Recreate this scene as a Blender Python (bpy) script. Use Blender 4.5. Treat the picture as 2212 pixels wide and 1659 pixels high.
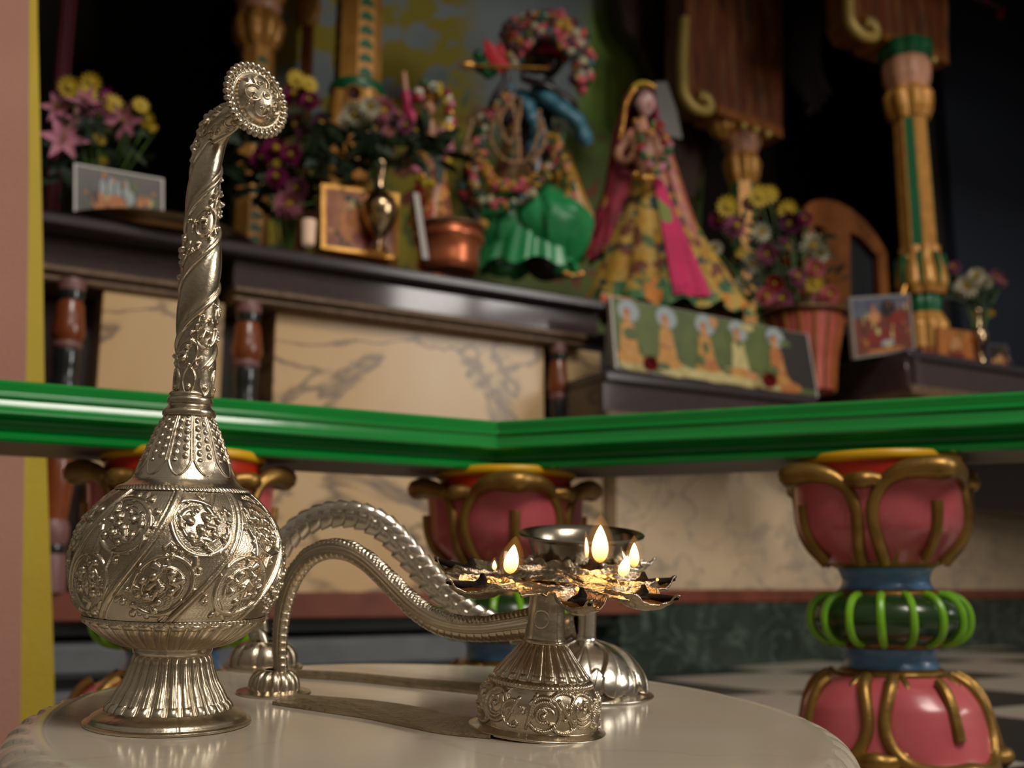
import bpy, math, random
import numpy as np
from mathutils import Vector, Matrix, Quaternion
PI = math.pi
S = bpy.context.scene
COL = S.collection
for o in list(bpy.data.objects): bpy.data.objects.remove(o)

# ---------------------------------------------------------------- camera
FPX, W_, H_ = 2330.0, 2212.0, 1659.0
PITCH = math.atan(445.5 / FPX)
CAMZ = 0.19
cam = bpy.data.cameras.new('camera'); camo = bpy.data.objects.new('camera', cam); COL.objects.link(camo)
camo.location = (0, 0, CAMZ); camo.rotation_euler = (PI / 2 + PITCH, 0, 0)
cam.sensor_width = 36; cam.lens = FPX / W_ * 36; cam.clip_start = 0.02; cam.clip_end = 60
cam.dof.use_dof = True; cam.dof.focus_distance = 0.475; cam.dof.aperture_fstop = 10.0
cam.dof.aperture_blades = 0
S.camera = camo
S.view_settings.view_transform = 'Standard'; S.view_settings.look = 'None'
S.view_settings.exposure = 0.0; S.view_settings.gamma = 1; S.view_settings.use_curve_mapping = False

# ---------------------------------------------------------------- world and light
wd = bpy.data.worlds.new('world'); S.world = wd; wd.use_nodes = True
nt = wd.node_tree; bg = nt.nodes['Background']
tc = nt.nodes.new('ShaderNodeTexCoord'); sp = nt.nodes.new('ShaderNodeSeparateXYZ')
nt.links.new(tc.outputs['Generated'], sp.inputs[0])
rp = nt.nodes.new('ShaderNodeValToRGB'); nt.links.new(sp.outputs['Z'], rp.inputs[0])
rp.color_ramp.elements[0].position = 0.0; rp.color_ramp.elements[0].color = (0.10, 0.075, 0.05, 1)
rp.color_ramp.elements[1].position = 0.75; rp.color_ramp.elements[1].color = (0.42, 0.375, 0.31, 1)
e = rp.color_ramp.elements.new(0.18); e.color = (0.30, 0.255, 0.20, 1)
nt.links.new(rp.outputs[0], bg.inputs['Color']); bg.inputs['Strength'].default_value = 0.42

def area(name, loc, target, sx, sy, power, color, spread=PI):
    l = bpy.data.lights.new(name, 'AREA'); l.shape = 'RECTANGLE'; l.size = sx; l.size_y = sy
    l.energy = power; l.color = color; l.spread = spread
    o = bpy.data.objects.new(name, l); COL.objects.link(o); o.location = loc
    d = Vector(target) - Vector(loc); o.rotation_euler = d.to_track_quat('-Z', 'Y').to_euler()
    return o
WINX = 3.1
for i in range(2):
    for j in range(2):
        area('window_daylight', (WINX, 0.03 + i * 0.62, 1.36 + j * 0.66), (0, 0.03 + i * 0.62, 1.36 + j * 0.66), 0.50, 0.50, 9, (1.0, 0.95, 0.88))
area('high_added_light', (1.9, -1.7, 4.2), (0.1, 1.3, 0.4), 1.7, 1.7, 135, (1.0, 0.93, 0.83))  # added area light high behind the camera, not an actual window

# ---------------------------------------------------------------- pixel helpers
FW = Vector((0, math.cos(PITCH), math.sin(PITCH))); UP = Vector((0, -math.sin(PITCH), math.cos(PITCH))); RT = Vector((1, 0, 0))
CP = Vector((0, 0, CAMZ))
def ray(x, y): return FW + RT * ((x - W_ / 2) / FPX) + UP * ((H_ / 2 - y) / FPX)
def atd(x, y, d):
    r = ray(x, y); return CP + r * (d / r.y)
def atz(x, y, z):
    r = ray(x, y); return CP + r * ((z - CAMZ) / r.z)
def atpl(x, y, P, n):
    r = ray(x, y); return CP + r * ((P - CP).dot(n) / r.dot(n))
def dep(P): return (P - CP).dot(FW)
def prj(P):
    v = P - CP; d = v.dot(FW); return (W_ / 2 + FPX * v.dot(RT) / d, H_ / 2 - FPX * v.dot(UP) / d)
def zof(y, depth):  # world z at forward distance depth seen at row y (near the centre column)
    r = ray(W_ / 2, y); return CAMZ + r.z / r.y * depth

# ---------------------------------------------------------------- materials
def lin(c):
    return tuple(((v / 12.92) if v <= 0.04045 else ((v + 0.055) / 1.055) ** 2.4) for v in c)
def rgb(r, g, b): return lin((r / 255, g / 255, b / 255))
MATS = {}
def mat(name, col, rough=0.5, metal=0.0, col2=None, nscale=8, namt=0.5, bump=0.0, bscale=40, coat=0.0, emit=None, estr=0, spec=0.5, trans=0, sub=0, detail=4):
    if name in MATS: return MATS[name]
    m = bpy.data.materials.new(name); m.use_nodes = True; MATS[name] = m
    t = m.node_tree; b = t.nodes['Principled BSDF']
    b.inputs['Base Color'].default_value = (*col, 1); b.inputs['Roughness'].default_value = rough
    b.inputs['Metallic'].default_value = metal; b.inputs['Specular IOR Level'].default_value = spec
    b.inputs['Coat Weight'].default_value = coat; b.inputs['Coat Roughness'].default_value = 0.12
    if trans: b.inputs['Transmission Weight'].default_value = trans
    if sub: b.inputs['Subsurface Weight'].default_value = sub; b.inputs['Subsurface Scale'].default_value = 0.004
    tc = t.nodes.new('ShaderNodeTexCoord')
    if col2 is None: col2 = tuple(v * 0.82 for v in col)
    n = t.nodes.new('ShaderNodeTexNoise'); n.inputs['Scale'].default_value = nscale; n.inputs['Detail'].default_value = detail
    t.links.new(tc.outputs['Object'], n.inputs['Vector'])
    r = t.nodes.new('ShaderNodeValToRGB'); r.color_ramp.elements[0].position = 0.5 - 0.5 * (1 - namt) * 0.5 - 0.05
    r.color_ramp.elements[1].position = 0.5 + 0.25
    r.color_ramp.elements[0].color = (*col, 1); r.color_ramp.elements[1].color = (*col2, 1)
    t.links.new(n.outputs['Fac'], r.inputs[0]); t.links.new(r.outputs[0], b.inputs['Base Color'])
    if bump:
        n2 = t.nodes.new('ShaderNodeTexNoise'); n2.inputs['Scale'].default_value = bscale; n2.inputs['Detail'].default_value = 3
        t.links.new(tc.outputs['Object'], n2.inputs['Vector'])
        bp = t.nodes.new('ShaderNodeBump'); bp.inputs['Strength'].default_value = bump; bp.inputs['Distance'].default_value = 0.002
        t.links.new(n2.outputs['Fac'], bp.inputs['Height']); t.links.new(bp.outputs[0], b.inputs['Normal'])
    if emit:
        b.inputs['Emission Color'].default_value = (*emit, 1); b.inputs['Emission Strength'].default_value = estr
    return m
def cloth(name, cols, scale, rough=0.7, metal=0.0):
    """patterned cloth: voronoi cells take one of several colours"""
    if name in MATS: return MATS[name]
    m = bpy.data.materials.new(name); m.use_nodes = True; MATS[name] = m
    t = m.node_tree; b = t.nodes['Principled BSDF']; b.inputs['Roughness'].default_value = rough; b.inputs['Metallic'].default_value = metal
    tc = t.nodes.new('ShaderNodeTexCoord'); v = t.nodes.new('ShaderNodeTexVoronoi'); v.inputs['Scale'].default_value = scale
    n = t.nodes.new('ShaderNodeTexNoise'); n.inputs['Scale'].default_value = scale * 0.8
    mx = t.nodes.new('ShaderNodeMix'); mx.data_type = 'RGBA'; mx.inputs[0].default_value = 0.06
    t.links.new(tc.outputs['Object'], n.inputs['Vector']); t.links.new(tc.outputs['Object'], mx.inputs[6]); t.links.new(n.outputs['Color'], mx.inputs[7])
    t.links.new(mx.outputs[2], v.inputs['Vector'])
    sx = t.nodes.new('ShaderNodeSeparateColor'); t.links.new(v.outputs['Color'], sx.inputs[0])
    r = t.nodes.new('ShaderNodeValToRGB'); r.color_ramp.interpolation = 'CONSTANT'
    k = len(cols)
    while len(r.color_ramp.elements) < k: r.color_ramp.elements.new(0.5)
    for i, c in enumerate(cols): r.color_ramp.elements[i].position = i / k; r.color_ramp.elements[i].color = (*c, 1)
    t.links.new(sx.outputs[0], r.inputs[0]); t.links.new(r.outputs[0], b.inputs['Base Color'])
    return m
def marble(name, base, vein, base2, scale, rough=0.25, amt=0.5, vscale=None, bump=0):
    if name in MATS: return MATS[name]
    m = bpy.data.materials.new(name); m.use_nodes = True; MATS[name] = m
    t = m.node_tree; b = t.nodes['Principled BSDF']; b.inputs['Roughness'].default_value = rough
    tc = t.nodes.new('ShaderNodeTexCoord'); n = t.nodes.new('ShaderNodeTexNoise'); n.inputs['Scale'].default_value = scale
    n.inputs['Detail'].default_value = 6; n.inputs['Distortion'].default_value = 0.8
    t.links.new(tc.outputs['Object'], n.inputs['Vector'])
    r0 = t.nodes.new('ShaderNodeValToRGB'); r0.color_ramp.elements[0].position = 0.35; r0.color_ramp.elements[1].position = 0.7
    r0.color_ramp.elements[0].color = (*base, 1); r0.color_ramp.elements[1].color = (*base2, 1); t.links.new(n.outputs['Fac'], r0.inputs[0])
    mp = t.nodes.new('ShaderNodeMapping'); mp.inputs['Rotation'].default_value = (0.3, 0.5, 0.4); mp.inputs['Location'].default_value = (0.87, 0.31, 0.63)
    t.links.new(tc.outputs['Object'], mp.inputs[0])
    mp.inputs['Scale'].default_value = (0.8, 0.9, 1.5)
    n2 = t.nodes.new('ShaderNodeTexNoise'); n2.inputs['Scale'].default_value = vscale or scale * 1.3; n2.inputs['Detail'].default_value = 8; n2.inputs['Distortion'].default_value = 0.5
    t.links.new(mp.outputs[0], n2.inputs['Vector'])
    sb = t.nodes.new('ShaderNodeMath'); sb.operation = 'SUBTRACT'; sb.inputs[1].default_value = 0.5; t.links.new(n2.outputs['Fac'], sb.inputs[0])
    ab = t.nodes.new('ShaderNodeMath'); ab.operation = 'ABSOLUTE'; t.links.new(sb.outputs[0], ab.inputs[0])
    r1 = t.nodes.new('ShaderNodeValToRGB'); r1.color_ramp.elements[0].position = 0.0; r1.color_ramp.elements[1].position = 0.024
    r1.color_ramp.elements[0].color = (amt, amt, amt, 1); r1.color_ramp.elements[1].color = (0, 0, 0, 1); t.links.new(ab.outputs[0], r1.inputs[0])
    n3 = t.nodes.new('ShaderNodeTexNoise'); n3.inputs['Scale'].default_value = scale * 1.1; t.links.new(mp.outputs[0], n3.inputs['Vector'])
    r3 = t.nodes.new('ShaderNodeValToRGB'); r3.color_ramp.elements[0].position = 0.28; r3.color_ramp.elements[1].position = 0.44; t.links.new(n3.outputs['Fac'], r3.inputs[0])
    ml = t.nodes.new('ShaderNodeMath'); ml.operation = 'MULTIPLY'; t.links.new(r1.outputs[0], ml.inputs[0]); t.links.new(r3.outputs[0], ml.inputs[1])
    mx = t.nodes.new('ShaderNodeMix'); mx.data_type = 'RGBA'; t.links.new(ml.outputs[0], mx.inputs[0]); t.links.new(r0.outputs[0], mx.inputs[6]); mx.inputs[7].default_value = (*vein, 1)
    t.links.new(mx.outputs[2], b.inputs['Base Color'])
    return m

SILVER = mat('aged_silver', rgb(214, 200, 178), 0.28, 1.0, rgb(188, 172, 148), 25, 0.5, 0.12, 300)
SILVER_B = mat('bright_silver', rgb(228, 220, 208), 0.24, 1.0, rgb(190, 178, 160), 25, 0.5, 0.08, 300)
SILVER_D = mat('dull_silver', rgb(182, 165, 142), 0.36, 1.0, rgb(148, 130, 106), 60, 0.5, 0.5, 400)
SOOT = mat('black_soot', rgb(24, 18, 16), 0.9, 0.0, rgb(38, 27, 22), 200, 0.5, 0.5, 500, spec=0.15)
GHEE = mat('ghee_pool', rgb(150, 95, 40), 0.08, 0.6, rgb(90, 50, 20), 90, 0.5, 0.4, 150)
TABLE = marble('table_marble', rgb(178, 166, 148), rgb(150, 140, 126), rgb(186, 175, 158), 9, 0.14, 0.3)
GOLD = mat('gold_paint', rgb(165, 128, 66), 0.38, 0.75, rgb(135, 100, 48), 40, 0.5, 0.3, 120)
GOLD_B = mat('bright_gold', rgb(225, 170, 90), 0.3, 0.85, rgb(180, 120, 55), 30, 0.5, 0.3, 120)
PINK = mat('pink_enamel', rgb(206, 98, 104), 0.28, 0, rgb(196, 86, 94), 20, 0.5, 0.1, 40, coat=0.4)
RED = mat('red_enamel', rgb(200, 50, 18), 0.35, 0, rgb(180, 40, 14), 20)
YEL = mat('yellow_enamel', rgb(232, 178, 20), 0.35, 0, rgb(215, 160, 20), 20)
BLUE = mat('blue_enamel', rgb(92, 142, 190), 0.32, 0, rgb(78, 126, 172), 20, coat=0.3)
DGREEN = mat('dark_green_enamel', rgb(32, 66, 24), 0.22, 0, rgb(24, 54, 18), 20, coat=0.5)
LIME = mat('lime_enamel', rgb(136, 200, 40), 0.35, 0, rgb(104, 166, 30), 30)
RAIL = mat('green_rail_paint', rgb(4, 138, 50), 0.17, 0, rgb(4, 124, 44), 6, 0.5, 0.12, 25, coat=0.5)
RAILU = mat('grey_underside', rgb(120, 112, 98), 0.5, 0, rgb(100, 92, 80), 10)
PINKW = mat('pink_plaster', rgb(204, 150, 132), 0.75, 0, rgb(194, 138, 120), 5, 0.5, 0.3, 200)
YELW = mat('yellow_plaster', rgb(190, 164, 44), 0.7, 0, rgb(180, 152, 40), 5, 0.5, 0.3, 200)
GRANITE = mat('dark_granite', rgb(74, 62, 62), 0.09, 0, rgb(58, 48, 50), 120, 0.5, 0.0, spec=0.6)
GRANITE_E = mat('granite_nosing', rgb(62, 54, 58), 0.22, 0, rgb(50, 44, 48), 120)
def streak(name, cols, sc=(26, 26, 2.2), rough=.5):
    if name in MATS: return MATS[name]
    m = mat(name, cols[0], rough); t = m.node_tree; b = t.nodes['Principled BSDF']; mp = t.nodes.new('ShaderNodeMapping'); mp.inputs['Scale'].default_value = sc
    tc = t.nodes.new('ShaderNodeTexCoord'); n = t.nodes.new('ShaderNodeTexNoise'); n.inputs['Scale'].default_value = 1; n.inputs['Detail'].default_value = 5; t.links.new(tc.outputs['Object'], mp.inputs[0]); t.links.new(mp.outputs[0], n.inputs['Vector'])
    r = t.nodes.new('ShaderNodeValToRGB'); k = len(cols)
    while len(r.color_ramp.elements) < k: r.color_ramp.elements.new(.5)
    for i, c in enumerate(cols): r.color_ramp.elements[i].position = .32 + .36 * i / (k - 1); r.color_ramp.elements[i].color = (*c, 1)
    t.links.new(n.outputs['Fac'], r.inputs[0]); t.links.new(r.outputs[0], b.inputs['Base Color']); return m
MOULD = mat('brown_stone_moulding', rgb(118, 92, 66), 0.5, 0, rgb(84, 62, 46), 60, 0.5, 0.6, 60)
PANEL = marble('cream_marble', rgb(206, 168, 118), rgb(84, 74, 72), rgb(216, 188, 150), 1.8, 0.3, 0.8, 3.0)
PANEL2 = marble('pale_marble', rgb(216, 190, 156), rgb(120, 116, 114), rgb(198, 176, 150), 5.5, 0.35, 0.6)
FRAMEW = mat('dark_brown_stone', rgb(62, 42, 38), 0.4, 0, rgb(48, 32, 30), 30)
REDST = mat('red_stone', rgb(132, 72, 52), 0.4, 0, rgb(106, 54, 42), 14)
GMARB = marble('green_marble', rgb(38, 50, 44), rgb(112, 128, 114), rgb(60, 72, 64), 7, 0.25, 0.5)
GSTEP = mat('grey_step_stone', rgb(108, 112, 116), 0.3, 0, rgb(90, 94, 98), 14)
ORW = mat('orange_lacquer', rgb(140, 70, 34), 0.3, 0, rgb(104, 48, 24), 10, coat=0.4)
BLK = mat('black_green_lacquer', rgb(30, 36, 38), 0.2, 0, rgb(22, 28, 30), 10, coat=0.5)
ROSEP = mat('dusty_pink_band', rgb(132, 92, 90), 0.4)
DARKW = mat('dark_wall', rgb(40, 26, 22), 0.8, 0, rgb(26, 18, 16), 2)
NAVY = mat('navy_wall', rgb(26, 34, 50), 0.8, 0, rgb(18, 24, 38), 2)
WOOD = mat('orange_brown_wood', rgb(150, 86, 34), 0.45, 0, rgb(104, 54, 20), 9, 0.5, 0.3, 40)
COLG = mat('gold_column_paint', rgb(206, 150, 74), 0.35, 0.25, rgb(176, 118, 52), 25, 0.5, 0.3, 60)
CGREEN = mat('column_green', rgb(18, 96, 56), 0.35)
PEACH = mat('peach_band', rgb(206, 148, 118), 0.4)
LEAF = mat('leaf_green', rgb(52, 84, 32), 0.55, 0, rgb(34, 62, 24), 30)
LEAF2 = mat('dark_leaf', rgb(30, 50, 24), 0.6, 0, rgb(20, 36, 16), 30)
STEMM = mat('stem_green', rgb(80, 110, 40), 0.6)

# ---------------------------------------------------------------- mesh builder
class MB:
    def __init__(s): s.v = []; s.f = []; s.m = []; s.n = 0
    def add(s, V, F, mi=0):
        V = np.asarray(V, float).reshape(-1, 3); F = [tuple(int(i) + s.n for i in f) for f in F]
        s.v.append(V); s.f += F; s.m += [mi] * len(F); s.n += len(V); return s
    def box(s, c, sz, R=None, mi=0, bev=0.0):
        x, y, z = [k / 2 for k in sz]; b = min(bev, x * .9, y * .9, z * .9)
        R = R or Matrix.Identity(3)
        if b <= 0:
            V = [(i * x, j * y, k * z) for i in (-1, 1) for j in (-1, 1) for k in (-1, 1)]
            F = [(0, 1, 3, 2), (4, 6, 7, 5), (0, 4, 5, 1), (2, 3, 7, 6), (0, 2, 6, 4), (1, 5, 7, 3)]
        else:
            V = []; 
            for i in (-1, 1):
                for j in (-1, 1):
                    for k in (-1, 1):
                        V += [(i * x, j * (y - b), k * (z - b)), (i * (x - b), j * y, k * (z - b)), (i * (x - b), j * (y - b), k * z)]
            idx = lambda i, j, k, a: ((i * 2 + j) * 2 + k) * 3 + a
            F = []
            for i in (0, 1): F.append([idx(i, 0, 0, 0), idx(i, 0, 1, 0), idx(i, 1, 1, 0), idx(i, 1, 0, 0)])
            for j in (0, 1): F.append([idx(0, j, 0, 1), idx(1, j, 0, 1), idx(1, j, 1, 1), idx(0, j, 1, 1)])
            for k in (0, 1): F.append([idx(0, 0, k, 2), idx(0, 1, k, 2), idx(1, 1, k, 2), idx(1, 0, k, 2)])
            for i in (0, 1):
                for j in (0, 1): F.append([idx(i, j, 0, 0), idx(i, j, 1, 0), idx(i, j, 1, 1), idx(i, j, 0, 1)])
            for i in (0, 1):
                for k in (0, 1): F.append([idx(i, 0, k, 0), idx(i, 1, k, 0), idx(i, 1, k, 2), idx(i, 0, k, 2)])
            for j in (0, 1):
                for k in (0, 1): F.append([idx(0, j, k, 1), idx(1, j, k, 1), idx(1, j, k, 2), idx(0, j, k, 2)])
            for i in (0, 1):
                for j in (0, 1):
                    for k in (0, 1): F.append([idx(i, j, k, 0), idx(i, j, k, 1), idx(i, j, k, 2)])
        V = [R @ Vector(p) + Vector(c) for p in V]
        return s.add(V, F, mi)
    def lathe(s, prof, n=32, c=(0, 0, 0), R=None, mi=0, cap=True, th0=0, th1=2 * PI):
        prof = np.asarray(prof, float); full = abs(th1 - th0 - 2 * PI) < 1e-6
        k = n if full else n + 1
        th = th0 + np.arange(k) * (th1 - th0) / n
        V = np.stack([prof[:, 0][:, None] * np.sin(th), -prof[:, 0][:, None] * np.cos(th), np.repeat(prof[:, 1][:, None], k, 1)], -1).reshape(-1, 3)
        if R is not None: V = V @ np.array(R).T
        V = V + np.array(c); F = []
        for i in range(len(prof) - 1):
            for j in range(n):
                a = i * k + j; b = i * k + (j + 1) % k; F.append((a, b, b + k, a + k))
        if cap and full:
            if prof[0, 0] > 1e-6: F.append(tuple(range(k))[::-1])
            if prof[-1, 0] > 1e-6: F.append(tuple((len(prof) - 1) * k + j for j in range(k)))
        return s.add(V, F, mi)
    def tube(s, P, r, n=8, mi=0, cap=True, flat=1.0, up=None, closed=False):
        P = np.asarray(P, float); m = len(P); r = np.broadcast_to(np.asarray(r, float), (m,))
        T = np.gradient(P, axis=0)
        if closed: T = np.roll(P, -1, 0) - np.roll(P, 1, 0)
        T /= np.linalg.norm(T, axis=1)[:, None] + 1e-12
        u = np.array(up if up is not None else ((0, 0, 1) if abs(T[0][2]) < .9 else (0, 1, 0)), float)
        E1 = []; 
        for t in T:
            e = u - t * (u @ t)
            if np.linalg.norm(e) < 1e-6: e = np.cross(t, (1, 0, 0))
            e /= np.linalg.norm(e); E1.append(e)
            if up is None: u = e
        E1 = np.array(E1); E2 = np.cross(T, E1); th = np.arange(n) * 2 * PI / n
        V = P[:, None] + r[:, None, None] * (flat * np.cos(th)[None, :, None] * E1[:, None] + np.sin(th)[None, :, None] * E2[:, None])
        F = []
        for i in range(m if closed else m - 1):
            for j in range(n):
                a = i * n + j; b = i * n + (j + 1) % n; i2 = ((i + 1) % m) * n
                F.append((a, b, i2 + (j + 1) % n, i2 + j))
        if cap and not closed: F.append(tuple(range(n))[::-1]); F.append(tuple((m - 1) * n + j for j in range(n)))
        return s.add(V.reshape(-1, 3), F, mi)
    def ell(s, c, rad, R=None, mi=0, n=16, k=10, fn=None):
        rad = (rad,) * 3 if isinstance(rad, (int, float)) else rad
        V = []; F = []
        for i in range(k + 1):
            ph = PI * i / k
            for j in range(n):
                th = 2 * PI * j / n; V.append([math.sin(ph) * math.cos(th), math.sin(ph) * math.sin(th), math.cos(ph)])
        V = np.array(V)
        if fn is not None: V = fn(V)
        V = V * np.array(rad)
        if R is not None: V = V @ np.array(R).T
        for i in range(k):
            for j in range(n):
                a = i * n + j; b = i * n + (j + 1) % n; F.append((a, a + n, b + n, b))
        return s.add(V + np.array(c), F, mi)
    def grid(s, A, mi=0, closed_u=False, MI=None):
        """A: (nv, nu, 3) grid"""
        nv, nu = A.shape[:2]; V = A.reshape(-1, 3); F = []; ku = nu if closed_u else nu - 1
        for i in range(nv - 1):
            for j in range(ku): a = i * nu + j; b = i * nu + (j + 1) % nu; F.append((a, b, b + nu, a + nu))
        n0 = len(s.m); s.add(V, F, mi)
        if MI is not None: s.m[n0:] = [int(q) for q in MI.reshape(-1)]
        return s
    def poly(s, pts, n, h, mi=0):
        """closed outline pts extruded by h along n"""
        P = [Vector(p) for p in pts]; k = len(P); n = Vector(n)
        V = P + [p + n * h for p in P]; F = [tuple(range(k))[::-1], tuple(range(k, 2 * k))] + [(i, (i + 1) % k, (i + 1) % k + k, i + k) for i in range(k)]
        return s.add(V, F, mi)
    def build(s, name, mats, parent=None, loc=None, smooth=True, angle=40):
        V = np.concatenate(s.v) if s.v else np.zeros((0, 3))
        if not isinstance(mats, (list, tuple)): mats = [mats]
        org = Vector(loc) if loc is not None else Vector((0, 0, 0))
        if parent is not None: org = ROOTLOC(parent)
        V = V - np.array(org)
        me = bpy.data.meshes.new(name); me.from_pydata([tuple(p) for p in V.tolist()], [], s.f)
        for m in mats: me.materials.append(m)
        me.polygons.foreach_set('material_index', s.m)
        import bmesh
        bm = bmesh.new(); bm.from_mesh(me); bmesh.ops.recalc_face_normals(bm, faces=bm.faces); bm.to_mesh(me); bm.free()
        me.polygons.foreach_set('use_smooth', [smooth] * len(me.polygons))
        if smooth: 
            try: me.set_sharp_from_angle(angle=math.radians(angle))
            except Exception: pass
        o = bpy.data.objects.new(name, me); COL.objects.link(o)
        if parent is not None: o.parent = parent
        else: o.location = org
        return o
def ROOTLOC(o):
    while o.parent: o = o.parent
    return o.location
def thing(name, label, cat, loc, group=None):
    o = bpy.data.objects.new(name, None); COL.objects.link(o); o.empty_display_size = 0.02
    o.location = loc; o['label'] = label; o['category'] = cat
    if group: o['group'] = group
    return o
def tag(o, label, cat, group=None):
    o['label'] = label; o['category'] = cat
    if group: o['group'] = group
    return o
def struct(o): o['kind'] = 'structure'; return o
def dup(root, loc, label=None, group=None, rz=None):
    r = root.copy(); COL.objects.link(r); r.location = loc
    if rz is not None: r.rotation_euler = (0, 0, rz)
    if label: r['label'] = label
    if group: r['group'] = group
    for ch in list(root.children):
        c = ch.copy(); COL.objects.link(c); c.parent = r
        for g in ch.children:
            d = g.copy(); COL.objects.link(d); d.parent = c
    return r
def fastgrid(name, A, mt, parent, closed=True, cap0=False, cap1=False):
    """A (nv,nu,3) numpy, large; closed in u"""
    nv, nu = A.shape[:2]; V = (A - np.array(ROOTLOC(parent))).reshape(-1, 3)
    ii, jj = np.meshgrid(np.arange(nv - 1), np.arange(nu if closed else nu - 1), indexing='ij')
    j2 = (jj + 1) % nu; F = np.stack([ii * nu + jj, ii * nu + j2, (ii + 1) * nu + j2, (ii + 1) * nu + jj], -1).reshape(-1)
    me = bpy.data.meshes.new(name); nf = len(F) // 4
    me.vertices.add(len(V)); me.vertices.foreach_set('co', V.astype(np.float32).ravel())
    me.loops.add(len(F)); me.loops.foreach_set('vertex_index', F.astype(np.int32))
    me.polygons.add(nf); me.polygons.foreach_set('loop_start', (np.arange(nf) * 4).astype(np.int32)); me.polygons.foreach_set('loop_total', np.full(nf, 4, np.int32))
    me.materials.append(mt); me.update(calc_edges=True); me.validate()
    me.polygons.foreach_set('use_smooth', [True] * len(me.polygons))
    o = bpy.data.objects.new(name, me); COL.objects.link(o); o.parent = parent; return o
def spl(x, xp, fp):
    """smooth monotone-ish interpolation (catmull)"""
    xp = np.asarray(xp, float); fp = np.asarray(fp, float); o = np.argsort(xp); xp = xp[o]; fp = fp[o]
    m = np.gradient(fp, xp); d = np.diff(fp) / np.diff(xp)
    for i in range(1, len(m) - 1): m[i] = 0 if d[i - 1] * d[i] <= 0 else np.sign(d[i]) * min(abs(m[i]), 3 * min(abs(d[i - 1]), abs(d[i])))
    i = np.clip(np.searchsorted(xp, x) - 1, 0, len(xp) - 2); h = xp[i + 1] - xp[i]; t = np.clip((x - xp[i]) / h, 0, 1)
    return ((2 * t**3 - 3 * t**2 + 1) * fp[i] + (t**3 - 2 * t**2 + t) * h * m[i] + (-2 * t**3 + 3 * t**2) * fp[i + 1] + (t**3 - t**2) * h * m[i + 1])
def catm(P, n):
    P = np.asarray(P, float); t = np.linspace(0, 1, len(P)); q = np.linspace(0, 1, n)
    d = np.concatenate([[0], np.cumsum(np.linalg.norm(np.diff(P, axis=0), axis=1))]); d /= d[-1]
    out = []
    for k in range(P.shape[1]):
        m = np.gradient(P[:, k], d); i = np.clip(np.searchsorted(d, q) - 1, 0, len(d) - 2); h = d[i + 1] - d[i]; u = (q - d[i]) / h
        out.append((2 * u**3 - 3 * u**2 + 1) * P[i, k] + (u**3 - 2 * u**2 + u) * h * m[i] + (-2 * u**3 + 3 * u**2) * P[i + 1, k] + (u**3 - u**2) * h * m[i + 1])
    return np.stack(out, -1)
# ================================================================ relief toolkit (heights in photo-pixel units at the object)
def bump_d(d, w): return np.sqrt(np.clip(1 - (d / w) ** 2, 0, 1))
def seg(u, v, x0, y0, x1, y1, w0, w1=None):
    w1 = w0 if w1 is None else w1
    dx, dy = x1 - x0, y1 - y0; t = np.clip(((u - x0) * dx + (v - y0) * dy) / (dx * dx + dy * dy), 0, 1)
    d = np.hypot(u - x0 - t * dx, v - y0 - t * dy); w = w0 + (w1 - w0) * t
    return bump_d(d, w) * w
def arc(u, v, cx, cy, r, a0, a1, w, grow=0.0):
    """arc from angle a0 to a1 (a1>a0), radius may change (spiral) by grow over the sweep"""
    a = np.arctan2(v - cy, u - cx); a = a0 + np.mod(a - a0, 2 * PI); t = np.clip((a - a0) / (a1 - a0), 0, 1)
    rr = r + grow * t; d = np.abs(np.hypot(u - cx, v - cy) - rr)
    h = bump_d(d, w) * w * (a <= a1)
    return h
def blob(u, v, x, y, r): return bump_d(np.hypot(u - x, v - y), r) * r
def comma(u, v, x, y, a, k):
    """little teardrop scroll: two balls and a curved tail"""
    c, s = math.cos(a), math.sin(a)
    h = blob(u, v, x, y, 8 * k)
    h = np.maximum(h, seg(u, v, x, y, x + 14 * k * c, y + 14 * k * s, 7 * k, 3.5 * k))
    h = np.maximum(h, seg(u, v, x + 14 * k * c, y + 14 * k * s, x + 18 * k * math.cos(a + .9), y + 18 * k * math.sin(a + .9), 3.5 * k, 6.5 * k))
    return h

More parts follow.
